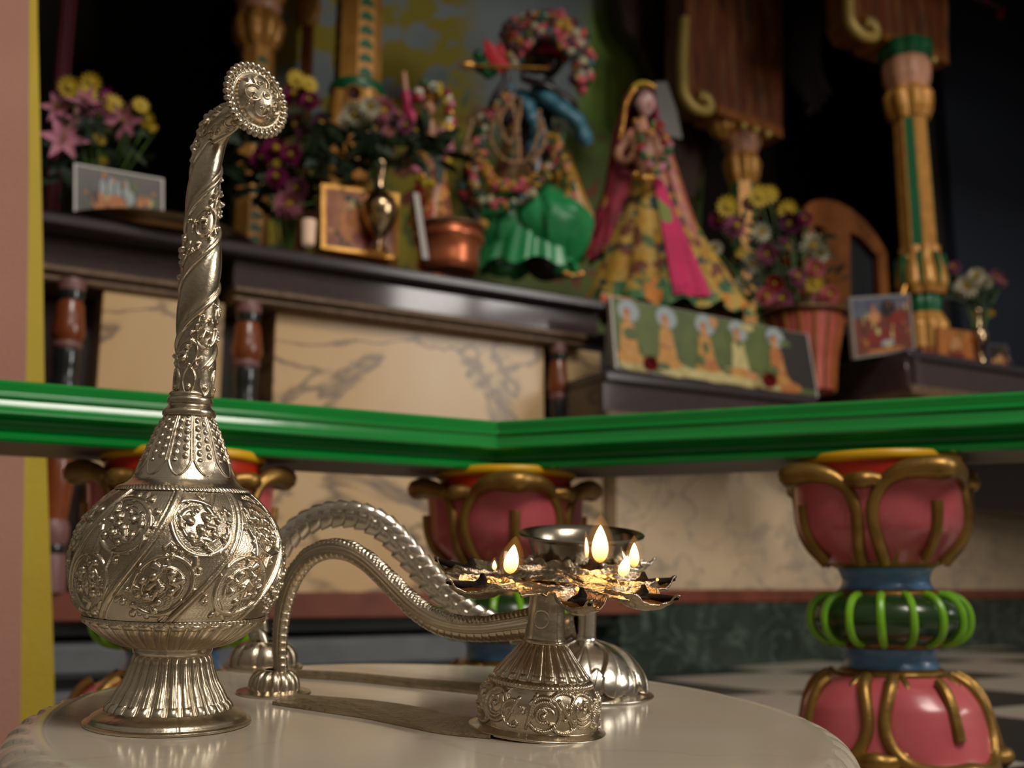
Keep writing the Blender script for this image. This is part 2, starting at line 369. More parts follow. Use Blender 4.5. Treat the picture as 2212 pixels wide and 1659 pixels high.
# ================================================================ small round marble table
TN = Vector((math.sin(0.03407), -math.sin(0.06106), 1)).normalized()
TC = Vector((-0.0356, 0.56, CAMZ - 0.0606)); TR = 0.2014
TX = Vector((1, 0, -TN.x / TN.z)).normalized(); TY = TN.cross(TX)
TM = Matrix((TX, TY, TN)).transposed()      # table frame -> world
def ontable(x, y, h=0.0): return atpl(x, y, TC + TN * h, TN)
def build_table():
    root = thing('round_table', 'low round white marble stool table with carved bead edge', 'table', (TC.x, TC.y, 0))
    # top: flat disc then a carved rounded rim with slanting gadroons
    nu, t = 900, 0.030
    prof = [(0.0, 0.0), (0.60, 0.0), (0.90, 0.0), (0.928, 0.0), (0.935, -0.0005)]
    R = []; Z = []
    for a, b in prof: R.append(a * TR); Z.append(b)
    rb = 0.935 * TR; k = 26
    for i in range(1, k + 1):
        a = PI / 2 * i / k * 1.25; R.append(rb + (TR - rb) * math.sin(min(a, PI / 2)) ); Z.append(-0.0005 - 0.016 * (1 - math.cos(a)))
    R += [TR * 0.99, TR * 0.94, TR * 0.90, 0.0]; Z += [Z[-1] - .002, Z[-1] - 0.006, Z[-1] - 0.007, Z[-1] - 0.007]
    R = np.array(R); Z = np.array(Z); th = np.arange(nu) * 2 * PI / nu
    g = np.clip((R - rb) / (TR - rb), 0, 1) * (np.arange(len(R)) < 5 + k)
    RR, TT = np.meshgrid(R, th, indexing='ij'); G = np.repeat(g[:, None], nu, 1); ZZ = np.repeat(Z[:, None], nu, 1)
    ph = np.mod(TT * 52 / (2 * PI) + G * 1.1, 1.0); r = -bump_d(ph - .5, .26)
    d = r * 0.0018 * np.sin(np.clip(G * 1.15, 0, 1) * PI) ** .7
    RR = RR + d * 0.7; ZZ = ZZ + d * 0.7
    A = np.stack([RR * np.sin(TT), -RR * np.cos(TT), ZZ], -1) @ np.array(TM).T + np.array(TC)
    fastgrid('tabletop', A, TABLE, root)
    m = MB(); c = TC - TN * 0.024
    h = c.z
    m.lathe([(0.05, 0.0), (0.09, 0.0), (0.092, 0.01), (0.06, 0.02), (0.035, 0.04), (0.03, 0.055), (0.045, 0.07), (0.06, h - .012), (0.065, h)], 48, (c.x, c.y, 0))
    m.build('pedestal', TABLE, root)
build_table()

# ================================================================ silver rose water sprinkler
def axis_for(bx, by, tx, ty):
    B = ontable(bx, by); r = ray(tx, ty); # point of the ray nearest to the line B + s*TN
    w = CP - B; a = r.dot(r); b = r.dot(TN); c = 1.0; d = r.dot(w); e = TN.dot(w)
    t = (b * e - c * d) / (a * c - b * b); P = CP + r * t
    return B, (P - B).normalized()
def s_at(B, A, y):
    """distance along the axis at which it crosses photo row y"""
    n = ray(0, y).cross(ray(2000, y)); return (CP - B).dot(n) / A.dot(n)
def frames(A):
    e1 = Vector((0, -1, 0)); e1 = (e1 - A * e1.dot(A)).normalized(); e2 = A.cross(e1); 
    if e2.x < 0: e2 = -e2
    return e1, e2
def revolve(name, parent, B, A, prof, nu, nv, relief=None, mt=SILVER, s0=None, s1=None, spline=True):
    """prof rows: (photo row, half width in px)."""
    s = np.array([s_at(B, A, y) for y, _ in prof]); r = np.array([hw / FPX * dep(B + A * float(q)) for q, (_, hw) in zip(s, prof)])
    q = np.linspace(s[0], s[-1], nv); rr = spl(q, s, r) if spline else np.interp(q, s[::-1] if s[0] > s[-1] else s, r[::-1] if s[0] > s[-1] else r)
    px = dep(B + A * float(s.mean())) / FPX            # metres per photo pixel here
    th = -PI + np.arange(nu) * 2 * PI / nu
    T, Q = np.meshgrid(th, q); Rm = np.repeat(rr[:, None], nu, 1)
    if relief is not None: Rm = Rm + relief(T, (Q - q[0]) / px, Rm / px) * px
    e1, e2 = frames(A)
    P = np.array(B)[None, None] + Q[..., None] * np.array(A) + Rm[..., None] * (np.cos(T)[..., None] * np.array(e1) + np.sin(T)[..., None] * np.array(e2))
    return fastgrid(name, P, mt, parent)

SB, SA = axis_for(363, 1560, 447, 341)
def build_sprinkler():
    root = thing('rosewater_sprinkler', 'tall embossed silver rosewater sprinkler with round belly and bent spout', 'sprinkler', SB)
    # foot: disc rim, fluted flare
    _ = [(1571, 0.5), (1570.9, 160), (1570, 170), (1566, 174), (1560, 173), (1552, 169), (1545, 156), (1538, 140), (1531, 136), (1524, 134)]
    def rim_notch(T, v, R): return -2.5 * bump_d(T - 0.42, 0.018) * (v > 6)
    revolve('foot_rim', root, SB, SA, [(1560, 1), (1559.5, 172), (1558, 175), (1553.5, 175), (1552, 170), (1548, 165), (1542, 160), (1537, 152), (1532, 142), (1526, 133)], 360, 60, rim_notch)
    m = MB(); e1, e2 = frames(SA)
    def flutes(T, v, R):
        k = 26; a = np.mod(T * k / (2 * PI), 1) - .5
        r = bump_d(a, 0.40) * 7 - 2
        V = v / v.max(); env = np.clip(V / .10, 0, 1) ** .5 * np.clip((1 - V) / .10, 0, 1) ** .5
        end = 3.2 * bump_d(a, .45) * bump_d(V - 0.08, 0.09)
        groove = -1.8 * bump_d(a, 0.05) * (V > .15) * (V < .9)
        return r * env + end + groove
    revolve('fluted_foot', root, SB, SA, [(1530, 132), (1518, 124), (1505, 116), (1490, 108), (1470, 96), (1450, 88), (1430, 82), (1418, 80), (1412, 79)], 1040, 110, flutes)
    def crack(T, v, R): return 1.2 * bump_d(T - .15, .02) + 0.8 * np.sin(T * 3) * .4
    revolve('neck_band', root, SB, SA, [(1413, 79), (1408, 82), (1402, 83), (1396, 83), (1390, 90)], 240, 14, crack)
    def gad(T, v, R):
        k = 34; V = v / v.max(); a = np.mod(T * k / (2 * PI) - V * .4, 1) - .5
        return (bump_d(a, .44) * 9 - 4) * np.clip(V / .12, 0, 1) ** .6 * np.clip((1.02 - V) / .12, 0, 1) ** .6 - 2.6 * bump_d(a, .05) * (V < .8) + 2.5 * bump_d(a, .45) * bump_d(V - .9, .09)
    revolve('gadrooned_bowl', root, SB, SA, [(1396, 84), (1393, 98), (1388, 114), (1380, 130), (1370, 147), (1358, 163), (1346, 176), (1339, 183), (1334, 187)], 1360, 90, gad)
    def rope(k, a=2.2):
        def f(T, v, R):
            V = v / v.max(); return 2.2 * np.sin(np.clip(V, 0, 1) * PI) ** .6 + a * .5 * np.sin(T * k + V * 5) * np.sin(V * PI)
        return f
    revolve('lower_rope_band', root, SB, SA, [(1340, 183), (1334, 187), (1327, 190)], 1200, 16, rope(120))
    rng = random.Random(4)
    def belly(T, v, R):
        vm = v.max(); V = v / vm; H = np.zeros_like(T)
        k = 8; tw = .80; a = np.mod((T + 0.56 - tw * V - 0.12 * np.sin(V * PI)) * k / (2 * PI), 1)     # 0..1 across a panel
        idx = np.floor((T + 0.56 - tw * V) * k / (2 * PI)).astype(int) % k
        Wp = 2 * PI / k * 212; u = a * Wp; dr = np.minimum(u, Wp - u)
        shrink = np.clip(R / 212, .3, 1.2)
        rib = bump_d(dr * shrink, 7.5) * 7 + bump_d(dr * shrink - 10.5, 2.2) * 1.6
        fl = (idx % 2)
        # coordinates along the slanted panel
        uu = (a - .5) * Wp * shrink; vv = v; sl = tw * 205 / vm
        h = np.zeros_like(T)
        c1 = vm * .28; c2 = vm * .71; r1 = 58; r2 = 56
        uu2 = np.where(v < vm * .5, uu + sl * (v - c1), uu + sl * (v - c2)); uu2 = np.where(fl == 0, uu2, -uu2)
        h = np.maximum(h, arc(uu2, vv, 2, c1, r1, -2.2, 3.3, 5.2)); h = np.maximum(h, arc(uu2, vv, 6, c1 - 4, r1 - 24, -.6, 3.6, 4.0, 8))
        h = np.maximum(h, arc(uu2, vv, -2, c2, r2, 0.9, 6.3, 5.2)); h = np.maximum(h, arc(uu2, vv, -4, c2 + 4, r2 - 24, 1.8, 6.0, 4.0, 8))
        h = np.maximum(h, seg(uu2, vv, 46, c1 - 30, 10, 6, 4, 3)); h = np.maximum(h, seg(uu2, vv, 30, c2 + 40, 58, vm - 8, 4.5, 3))
        h = np.maximum(h, seg(uu2, vv, -46, c1 + 26, -62, (c1 + c2) / 2 + 6, 5, 4)); h = np.maximum(h, seg(uu2, vv, 48, c2 - 16, 56, c1 + 40, 6, 8))
        for (x, y, an, kk) in [(-18, c1 + 16, .6, 1.15), (16, c1 + 22, -1.2, 1.15), (2, c1 - 6, 2.2, 1.1), (-22, c1 - 22, -.6, 1.0), (24, c1 - 14, 1.0, 1.0), (-4, c1 + 36, 0.2, .7), (4, c1 - 34, 3.6, .9),
                               (-20, c2 + 14, 2.6, 1.1), (14, c2 + 20, .3, 1.1), (-2, c2 - 4, -2.0, 1.15), (22, c2 - 14, 1.4, 1.0), (-24, c2 - 18, -1.6, .95), (2, c2 - 34, .6, .9), (2, c2 + 36, 2.9, .7),
                               (-42, 18, .6, .85), (-14, 14, 1.8, .7), (44, 16, 2.4, .7), (-50, vm - 22, -.5, .8), (-40, c1 - 20, .9, .8), (40, c1 + 8, 2.6, .8), (-38, c1 + 8, -.8, .8), (36, c2 + 14, 1.9, .8), (-40, c2 + 6, 0.2, .8), (40, c2 - 20, -1.2, .8), (-70, c1 + 44, .8, .7), (-30, c1 + 66, 2.2, .7), (10, (c1 + c2) / 2, .9, .8), (66, c2 + 30, 2.3, .8), (-66, c2 + 30, -.9, .8), (70, c1 - 34, .3, .7), (-66, 40, 1.9, .8), (-18, vm - 15, -2.0, .7), (54, c1 + 58, 1.0, .8), (-58, c2 - 42, 2.0, .85), (20, vm - 14, -.8, .55), (62, c1 + 20, .4, .6), (-66, c1 - 10, -.4, .6), (64, c2, 1.4, .6)]:
            h = np.maximum(h, comma(uu2, vv, x, y, an + .25 * np.sin(x * 3.1), kk * 1.12))
        h *= np.clip((dr * shrink - 8) / 6, 0, 1) * 1.15
        grain = 0.35 * np.sin(u * 1.7 + 3 * np.sin(v * .7)) * np.sin(v * 1.9 + 2 * np.sin(u * .9)) * (h < .3)
        edge = np.clip(V / .02, 0, 1) * np.clip((1 - V) / .02, 0, 1)
        return (np.maximum(rib, h * .95) + grain - 2) * edge
    revolve('embossed_belly', root, SB, SA, [(1328, 188), (1315, 197), (1300, 205), (1275, 213), (1245, 219), (1215, 221), (1185, 219), (1160, 212), (1135, 201), (1110, 186), (1090, 170), (1075, 155), (1064, 142), (1058, 135)], 1500, 430, belly)
    revolve('upper_rope_band', root, SB, SA, [(1063, 141), (1057, 136), (1051, 130)], 900, 14, rope(100))
    revolve('shoulder', root, SB, SA, [(1053, 132), (1046, 120), (1040, 113), (1030, 106)], 360, 16, lambda T, v, R: -1.0 + 0 * T)
    def cone(T, v, R):
        vm = v.max(); V = v / vm; k = 11; a = np.mod((T + .13) * k / (2 * PI), 1) - .5; Wp = 2 * PI * R / k; u = a * Wp; hw = Wp * .5
        h = np.zeros_like(T)
        # tongues: raised panel ending in a point at the bottom
        tip = np.clip((V - .05) / .22, 0, 1); lim = hw * .86 * np.sqrt(tip)
        ed = bump_d(np.abs(u) - lim, 2.6) * 3.2 * (V > .05); h = np.maximum(h, ed)
        inside = np.abs(u) < lim
        lim2 = hw * .55 * np.clip((V - .13) / .14, 0, 1); h = np.maximum(h, bump_d(np.abs(u) - lim2, 1.6) * 1.6 * (V > .12) * (V < .30))
        h = np.maximum(h, inside * 1.5)
        pitch = 17.5
        for s in (-1, 1):
            b = np.mod(v - 42 + s * 3, pitch) - pitch / 2
            h = np.maximum(h, bump_d(np.hypot((u - s * hw * .42), b * .85), np.minimum(hw * .36, 6.4)) * 6.0 * (V > .27) * (V < .97))
        return h - 1
    revolve('beaded_neck', root, SB, SA, [(1036, 110), (1020, 101), (1005, 95), (990, 89), (975, 83), (960, 77), (945, 71), (930, 65), (918, 59), (906, 53), (900, 50)], 1000, 190, cone)
    revolve('collar', root, SB, SA, [(903, 46), (901, 53), (896, 56), (889, 55), (884, 50), (880, 46), (876, 44), (872, 48), (867, 48), (861, 46), (858, 43), (855, 45), (851, 44), (848, 41)], 300, 60, None)
    # spout: sweep along the bent axis
    pts = [(417, 858, 42), (421, 800, 42), (426, 721, 42), (430, 650, 42), (433, 585, 41), (437, 510, 38), (441, 437, 35), (445, 380, 32.5), (449, 335, 30.5), (455, 305, 30), (466, 280, 30), (482, 262, 29), (502, 248, 27), (520, 240, 24)]
    P0 = SB + SA * s_at(SB, SA, 858); n = TN.cross(TX); pl = -FW
    C = []
    for i, (x, y, w) in enumerate(pts):
        Q = SB + SA * s_at(SB, SA, y) if y > 320 else SB + SA * s_at(SB, SA, 320)
        d = (Q - CP).dot(Vector((0, 1, 0)))
        extra = 0.0 if y > 300 else -0.00035 * (300 - y) * 0.5
        C.append(atd(x, y, d + extra))
    Cn = np.array([tuple(c) for c in C]); rw = np.array([p[2] / FPX * dep(c) for p, c in zip(pts, C)])
    nv = 520; D = catm(np.column_stack([Cn, rw]), nv); P = D[:, :3]; rr = D[:, 3]
    T3 = np.gradient(P, axis=0); T3 /= np.linalg.norm(T3, axis=1)[:, None]
    e1 = np.array([0, -1.0, 0])[None] - T3 * (T3 @ np.array([0, -1.0, 0]))[:, None]; e1 /= np.linalg.norm(e1, axis=1)[:, None]
    e2 = np.cross(T3, e1); e2 *= np.sign(e2[:, 0:1])
    L = np.concatenate([[0], np.cumsum(np.linalg.norm(np.diff(P, axis=0), axis=1))]); px = dep(C[3]) / FPX
    nu = 380; th = -PI + np.arange(nu) * 2 * PI / nu; T, v = np.meshgrid(th, L / px); Rp = np.repeat((rr / px)[:, None], nu, 1)
    pitch = 262.0; lo = 165 - 0    # plain band's lower ridge crosses the front at v ~ 164
    f = np.mod((v - 164 - T / (2 * PI) * pitch) / pitch, 1.0); q = f * pitch       # 0..pitch above the ridge
    h = bump_d(np.minimum(q, pitch - q), 8) * 6.5 + bump_d(np.abs(q - 12), 3.2) * 2.2
    h = np.maximum(h, bump_d(q - 122, 8) * 6.5); h = np.maximum(h, bump_d(q - 110, 3.2) * 2.2)
    h = np.maximum(h, 6.5 * bump_d(q - 61, 48) * (q < 122))
    # scroll ornament on the other band, motifs repeat along the helix
    along = (v + T / (2 * PI) * 0 * pitch); w_ = q - 192; al = np.mod(T * 42 * .95 + v * .42 + 20, 150)
    o = np.zeros_like(T)
    o = np.maximum(o, arc(al, w_, 40, 0, 36, -1.8, 2.9, 3.6)); o = np.maximum(o, arc(al, w_, 40, -2, 20, .5, 5.0, 3.2, 6)); o = np.maximum(o, arc(al, w_, 112, 2, 32, 1.2, 6.0, 3.6))
    for (x, y, an, k) in [(40, -6, .8, .85), (24, 18, 2.4, .6), (56, 16, -.4, .6), (112, 2, 2.0, .85), (98, -22, -.6, .6), (126, 20, 1.0, .6), (74, -40, 2.6, .7), (76, 38, -.5, .7), (6, -44, .5, .6), (6, 44, 1.9, .6), (40, -50, .9, .55), (112, 50, 2.2, .55), (140, -40, 1.4, .6)]:
        o = np.maximum(o, comma(al, w_, x, y, an, k * 1.3))
    o *= (q > 132) * (q < 252)
    h = np.maximum(h, o * 1.5)
    # leaf calyx at the very bottom
    k = 7; a = np.mod(T * k / (2 * PI) + .5, 1) - .5; u = a * 2 * PI * 42 / k
    leafr = 14 * np.sin(np.clip(v / 62, 0, 1) * PI) ** .7; lf = bump_d(np.abs(u) - leafr, 2.4) * 3.4 + (np.abs(u) < leafr) * 1.6
    lf = np.maximum(lf, blob(u, v, 0, 17, 7)); lf = np.maximum(lf, (v < 58) * bump_d(u, 1.6) * 1.6)
    m_ = np.clip((64 - v) / 8, 0, 1); h = h * (1 - m_) + lf * m_
    Rp = Rp + h - 3
    A = P[:, None] + (Rp * px)[..., None] * (np.cos(T)[..., None] * e1[:, None] + np.sin(T)[..., None] * e2[:, None])
    fastgrid('twisted_spout', A, SILVER, root)
    # rose head: dished disc edged with beads, embossed dome in the middle
    hc = atd(553, 217, (C[-1] - CP).y - 0.004); px = dep(hc) / FPX
    nrm = Vector((0.80, -0.66, 0.02)).normalized(); a1 = (Vector((0, 0, 1)) - nrm * nrm.z).normalized(); a2 = nrm.cross(a1)
    RM = Matrix((a1, a2, nrm)).transposed(); nr, nu = 150, 420
    r = np.concatenate([np.linspace(0.01, 76, 120), np.linspace(76, 60, 10)[1:], np.linspace(60, 20, 8)[1:]]); z = np.concatenate([np.where(r[:120] < 55, 38 * np.sqrt(np.clip(1 - (r[:120] / 60) ** 2, 0, 1)) - 2, 0), np.zeros(16)])
    z[:120] = np.where(r[:120] < 55, z[:120], np.interp(r[:120], [55, 58, 68, 76], [13.2, 4, 2, 3])); z[120:] = np.linspace(0, -16, 16)
    th = np.arange(nu) * 2 * PI / nu; Rg, Tg = np.meshgrid(r, th, indexing='ij'); Zg = np.repeat(z[:, None], nu, 1)
    top = (np.arange(len(r)) < 120)[:, None] & (Rg < 55)
    x, y = Rg * np.cos(Tg), Rg * np.sin(Tg); o = np.zeros_like(x)
    for j in range(5):
        t = j * 2 * PI / 5 + .4; cx, cy = 30 * math.cos(t), 30 * math.sin(t)
        o = np.maximum(o, arc(x, y, cx, cy, 18, t - 2.2, t + 2.4, 2.4) * 1.4); o = np.maximum(o, comma(x, y, cx - 3, cy, t + 1, .6))
        o = np.maximum(o, blob(x, y, 50 * math.cos(t + .6), 50 * math.sin(t + .6), 5))
    o = np.maximum(o, arc(x, y, 0, 0, 8, -3.1, 3.1, 1.6)); o = np.maximum(o, blob(x, y, 0, 0, 4))
    Zg = Zg + o * top * 1.7 + ((Rg > 62) & (np.arange(len(r)) < 120)[:, None]) * .8 * np.sin(Tg * 34)
    A = np.stack([x, y, Zg], -1) * px @ np.array(RM).T + np.array(hc)
    fastgrid('rose_head', A, SILVER, root)
    m = MB(); nb = 34
    for j in range(nb):
        t = 2 * PI * j / nb; p = hc + RM @ Vector((76 * px * math.cos(t), 76 * px * math.sin(t), 1.5 * px))
        Rb = RM @ Matrix.Rotation(t, 3, 'Z'); m.ell(p, (9.6 * px, 7.4 * px, 8.2 * px), Rb, n=12, k=8)
    m.build('bead_edge', SILVER, root)
build_sprinkler()

# ================================================================ arati lamps with snake handles
def fl_knob(parent, B, hw, domew, domeh, k, mt, name='foot_knob'):
    px = dep(B) / FPX; nu, nv = k * 24, 60
    t = np.linspace(0, 1, nv); th = np.arange(nu) * 2 * PI / nu; T, V = np.meshgrid(th, t)
    a = np.mod(T * k / (2 * PI), 1) - .5
    R = domew * np.cos(V * PI / 2 * .86) ** .62; Z = 7 + domeh * np.sin(V * PI / 2); 
    env = np.sin(np.clip(V * 1.05 + .03, 0, 1) * PI) ** .35
    R = R + (bump_d(a, .5) * domew * .13 - domew * .09) * env
    A = np.stack([R * np.sin(T), -R * np.cos(T), Z], -1) * px @ np.array(TM).T + np.array(B)
    o = fastgrid(name, A, mt, parent)
    m = MB(); m.lathe(np.array([(0.1, 1), (hw, 0.5), (hw + 1, 3), (hw, 6), (hw - 8, 7), (domew + 4, 10), (domew - 4, 13), (1, 14)]) * px, 72, B, TM); m.build('knob_disc', mt, parent)
    return o
def strap(parent, top, bot, mt, name='base_strap'):
    n = 60; a = catm(top, n); b = catm(bot, n); rows = []
    for j in range(9):
        f = j / 8; rows.append([tuple(ontable(*(a[i] * (1 - f) + b[i] * f), 0.0018)) for i in range(n)])
    A = np.array(rows); lift = np.array(TN) * 1.0
    i = np.arange(n)[None]; jj = np.arange(9)[:, None]
    w = 0.0006 * np.sin(jj / 8 * PI) + 0.00035 * np.sin(i * .9) * np.sin(jj * 2.1 + i * .5) * np.sin(jj / 8 * PI)
    A = A + w[..., None] * lift; m = MB(); m.grid(A)
    low = A[[0, -1]] - lift * 0.0016
    m.grid(np.stack([A[0], low[0]])); m.grid(np.stack([A[-1], low[1]])); m.grid(low)
    return m.build(name, mt, parent)
def handle_path(pts, B0, B1, n):
    nn = (B1 - B0).cross(TN).normalized(); P = [atpl(x, y, B0, nn) for x, y, _ in pts]
    D = catm(np.column_stack([np.array([tuple(p) for p in P]), [w / FPX * dep(p) for (_, _, w), p in zip(pts, P)]]), n)
    return D, nn
def snake(parent, pts, B0, B1, mt, style, name='snake_handle'):
    n = 700 if style else 500; D, nn = handle_path(pts, B0, B1, n); P = D[:, :3]; r = D[:, 3]
    T = np.gradient(P, axis=0); T /= np.linalg.norm(T, axis=1)[:, None]
    E2 = np.array(nn)[None] + 0 * P; E1 = np.cross(E2, T); E1 /= np.linalg.norm(E1, axis=1)[:, None]
    if E1[n // 2, 2] < 0: E1 = -E1      # E1 points to the outer (upper) side
    if nn.y > 0: E2 = -E2               # E2 towards the camera
    L = np.concatenate([[0], np.cumsum(np.linalg.norm(np.diff(P, axis=0), axis=1))]); px = dep(Vector(P[n // 2])) / FPX
    nu = 96; th = np.arange(nu) * 2 * PI / nu; TT, LL = np.meshgrid(th, L / px)   # th=0 outer, pi/2 to camera, pi inner
    Rr = np.repeat((r / px)[:, None], nu, 1); c = np.cos(TT)
    if style == 0:   # front lamp: ladder scales inside, scrolled back, two ridges along the flank
        inn = np.clip((-c - .35) / .2, 0, 1); q = np.abs(np.mod(LL, 17) / 17 - .5); h = inn * (1.6 - 2.6 * bump_d(q - .5, .12)) 
        out = np.clip((c - .45) / .2, 0, 1); h = h + out * (1.2 * np.sin(LL * .33 + 3 * TT) * np.sin(LL * .19 + 5 * TT) + 1.0 * np.sin(LL * .61 + 2 * np.sin(TT * 4)))
        for a0 in (1.15, 1.45, 1.80): h = h + 1.5 * bump_d(np.abs(((TT + PI) % (2 * PI)) - PI) - a0, .09)
        s1 = 0.80
    else:            # back lamp: overlapping fat scales outside and inside, rope ridge between
        out = np.clip((c - .15) / .15, 0, 1); ph = np.mod(LL / 28 + .5 * np.abs(np.sin(TT)) ** 2, 1); h = out * (10 * np.sqrt(np.clip(1 - ph, 0, 1)) * np.clip(ph * 9, 0, 1) - 4)
        inn = np.clip((-c - .15) / .15, 0, 1); ph2 = np.mod(LL / 31 - .5 * np.abs(np.sin(TT)) ** 2, 1); h = h + inn * (8 * np.sqrt(np.clip(1 - ph2, 0, 1)) * np.clip(ph2 * 9, 0, 1) - 2)
        for a0 in (PI / 2 - .12, PI / 2 + .13): h = h + (2.4 + .8 * np.sin(LL * .6)) * bump_d(np.abs(((TT + PI) % (2 * PI)) - PI) - a0, .1)
        s1 = 0.72
    Rr = (Rr + h - 1) * px
    A = P[:, None] + Rr[..., None] * (np.cos(TT)[..., None] * E1[:, None] + s1 * np.sin(TT)[..., None] * E2[:, None])
    return fastgrid(name, A, mt, parent)
def tray(parent, C, R, nrm, cups, small, mt, name='lotus_tray', seed=1):
    """petal tray: centre boss and spoon cups round the rim; cups = list of angles (rad, 0 = towards camera, + to the right)"""
    e1 = Vector((0, -1, 0)); e1 = (e1 - nrm * e1.dot(nrm)).normalized(); e2 = nrm.cross(e1); e2 = e2 if e2.x > 0 else -e2
    nu, nr = 720, 170; th = -PI + np.arange(nu) * 2 * PI / nu; q = np.linspace(0.004, 1, nr); T, Q = np.meshgrid(th, q)
    out = np.full_like(T, .60)
    allc = [(c, .40, 1.0, .66) for c in cups] + [(c, .17, .84, .62) for c in small]
    def wr(x): return np.mod(x + PI, 2 * PI) - PI
    for c, hw, ln, base in allc:
        d = np.abs(wr(T - c)); s = np.clip(1 - d / hw, 0, 1); shp = base * .84 + (ln - base * .84) * (s ** .55) * (0.80 + .20 * s ** 6)
        out = np.maximum(out, np.where(d < hw, shp, 0))
    RR = Q * out * R; x = RR * np.sin(T); y = RR * np.cos(T)   # y towards camera
    Z = 0.03 * R * np.clip((RR / R - .35) / .4, 0, 1)
    for c, hw, ln, base in allc:
        if hw < .2: continue
        cx, cy = .70 * R * math.sin(c), .70 * R * math.cos(c); a = (x * math.sin(c) + y * math.cos(c)) - .72 * R; b = x * math.cos(c) - y * math.sin(c)
        d = np.sqrt((a / (.25 * R)) ** 2 + (b / (.185 * R)) ** 2); Z = Z - .10 * R * np.clip(1 - d ** 2, 0, 1) + .026 * R * bump_d(d - 1.05, .14)
        Z = Z + .012 * R * np.clip((RR / R - .86) / .14, 0, 1) * (np.abs(wr(T - c)) < hw)
    rr = RR / R
    Z = Z + .05 * R * bump_d(rr, .14) + .012 * R * bump_d(rr - .22, .02) + .018 * R * np.maximum(0, np.cos(T * 8)) * bump_d(rr - .33, .09) + .010 * R * bump_d(rr - .46, .02)
    Z = Z + .004 * R * np.sin(x / R * 61) * np.sin(y / R * 57 + 2 * np.sin(x / R * 23))
    top = C[None, None] if False else np.array(C)[None, None] + x[..., None] * np.array(e2) + y[..., None] * np.array(e1) + Z[..., None] * np.array(nrm)
    botm = top[::-1] - np.array(nrm) * 0.0012 - np.array(nrm) * 0.0
    A = np.concatenate([top, botm], 0)
    o = fastgrid(name, A, mt, parent)
    return o, e1, e2
def flame_mats():
    def mk(name, c0, c1, s, tr):
        m = bpy.data.materials.new(name); m.use_nodes = True; t = m.node_tree; t.nodes.clear()
        out = t.nodes.new('ShaderNodeOutputMaterial'); em = t.nodes.new('ShaderNodeEmission'); tp = t.nodes.new('ShaderNodeBsdfTransparent'); mx = t.nodes.new('ShaderNodeMixShader')
        lw = t.nodes.new('ShaderNodeLayerWeight'); lw.inputs['Blend'].default_value = 0.5
        tc = t.nodes.new('ShaderNodeTexCoord'); sp = t.nodes.new('ShaderNodeSeparateXYZ'); t.links.new(tc.outputs['Generated'], sp.inputs[0])
        r = t.nodes.new('ShaderNodeValToRGB'); r.color_ramp.elements[0].color = (*c0, 1); r.color_ramp.elements[1].color = (*c1, 1); r.color_ramp.elements[1].position = .6
        t.links.new(sp.outputs['Z'], r.inputs[0]); t.links.new(r.outputs[0], em.inputs['Color']); em.inputs['Strength'].default_value = s
        rf = t.nodes.new('ShaderNodeValToRGB'); rf.color_ramp.elements[0].position = tr[0]; rf.color_ramp.elements[1].position = tr[1]
        rf.color_ramp.elements[0].color = (tr[2],) * 3 + (1,); rf.color_ramp.elements[1].color = (1, 1, 1, 1)
        t.links.new(lw.outputs['Facing'], rf.inputs[0])
        # thinner at the foot of the flame
        rz = t.nodes.new('ShaderNodeValToRGB'); rz.color_ramp.elements[0].position = 0.0; rz.color_ramp.elements[1].position = .35; rz.color_ramp.elements[0].color = (.85,) * 3 + (1,); rz.color_ramp.elements[1].color = (0, 0, 0, 1)
        t.links.new(sp.outputs['Z'], rz.inputs[0]); ma = t.nodes.new('ShaderNodeMath'); ma.operation = 'MAXIMUM'
        t.links.new(rf.outputs[0], ma.inputs[0]); t.links.new(rz.outputs[0], ma.inputs[1])
        t.links.new(ma.outputs[0], mx.inputs[0]); t.links.new(em.outputs[0], mx.inputs[1]); t.links.new(tp.outputs[0], mx.inputs[2]); t.links.new(mx.outputs[0], out.inputs[0]); return m
    return mk('flame_core', (1, .42, .06), (1, .86, .45), 3.2, (.35, .98, .0)), mk('flame_halo', (1, .20, .02), (1, .42, .07), 0.9, (.0, .8, .88))
FCORE, FHALO = flame_mats()
def flame(parent, base, h, w, lean, power):
    def drop(H, W_, up=0):
        m = MB(); n = 22; prof = []
        for i in range(n + 1):
            t = i / n; r = W_ * (math.sin(PI * t ** .8)) ** .7 * (1 - .3 * t); prof.append((max(r, 1e-5), H * t))
        m.lathe(prof, 24, (0, 0, 0)); V = m.v[0]; V[:, 0] += lean * (V[:, 2] / H) ** 1.5 * H; V[:, 2] += up; V += np.array(base); return m
    o = drop(h, w).build('flame', FCORE, parent); o.visible_shadow = True
    drop(h * 1.35, w * 1.75, -h * .05).build('flame_glow', FHALO, o)
    l = bpy.data.lights.new('flame_light', 'POINT'); l.energy = power; l.color = (1, .5, .16); l.shadow_soft_size = w
    lo = bpy.data.objects.new('flame_light', l); COL.objects.link(lo); lo.location = base + Vector((lean * h * .4, 0, h * .55))
    return o
def lamp_profile(root, B, A, mt):
    pass

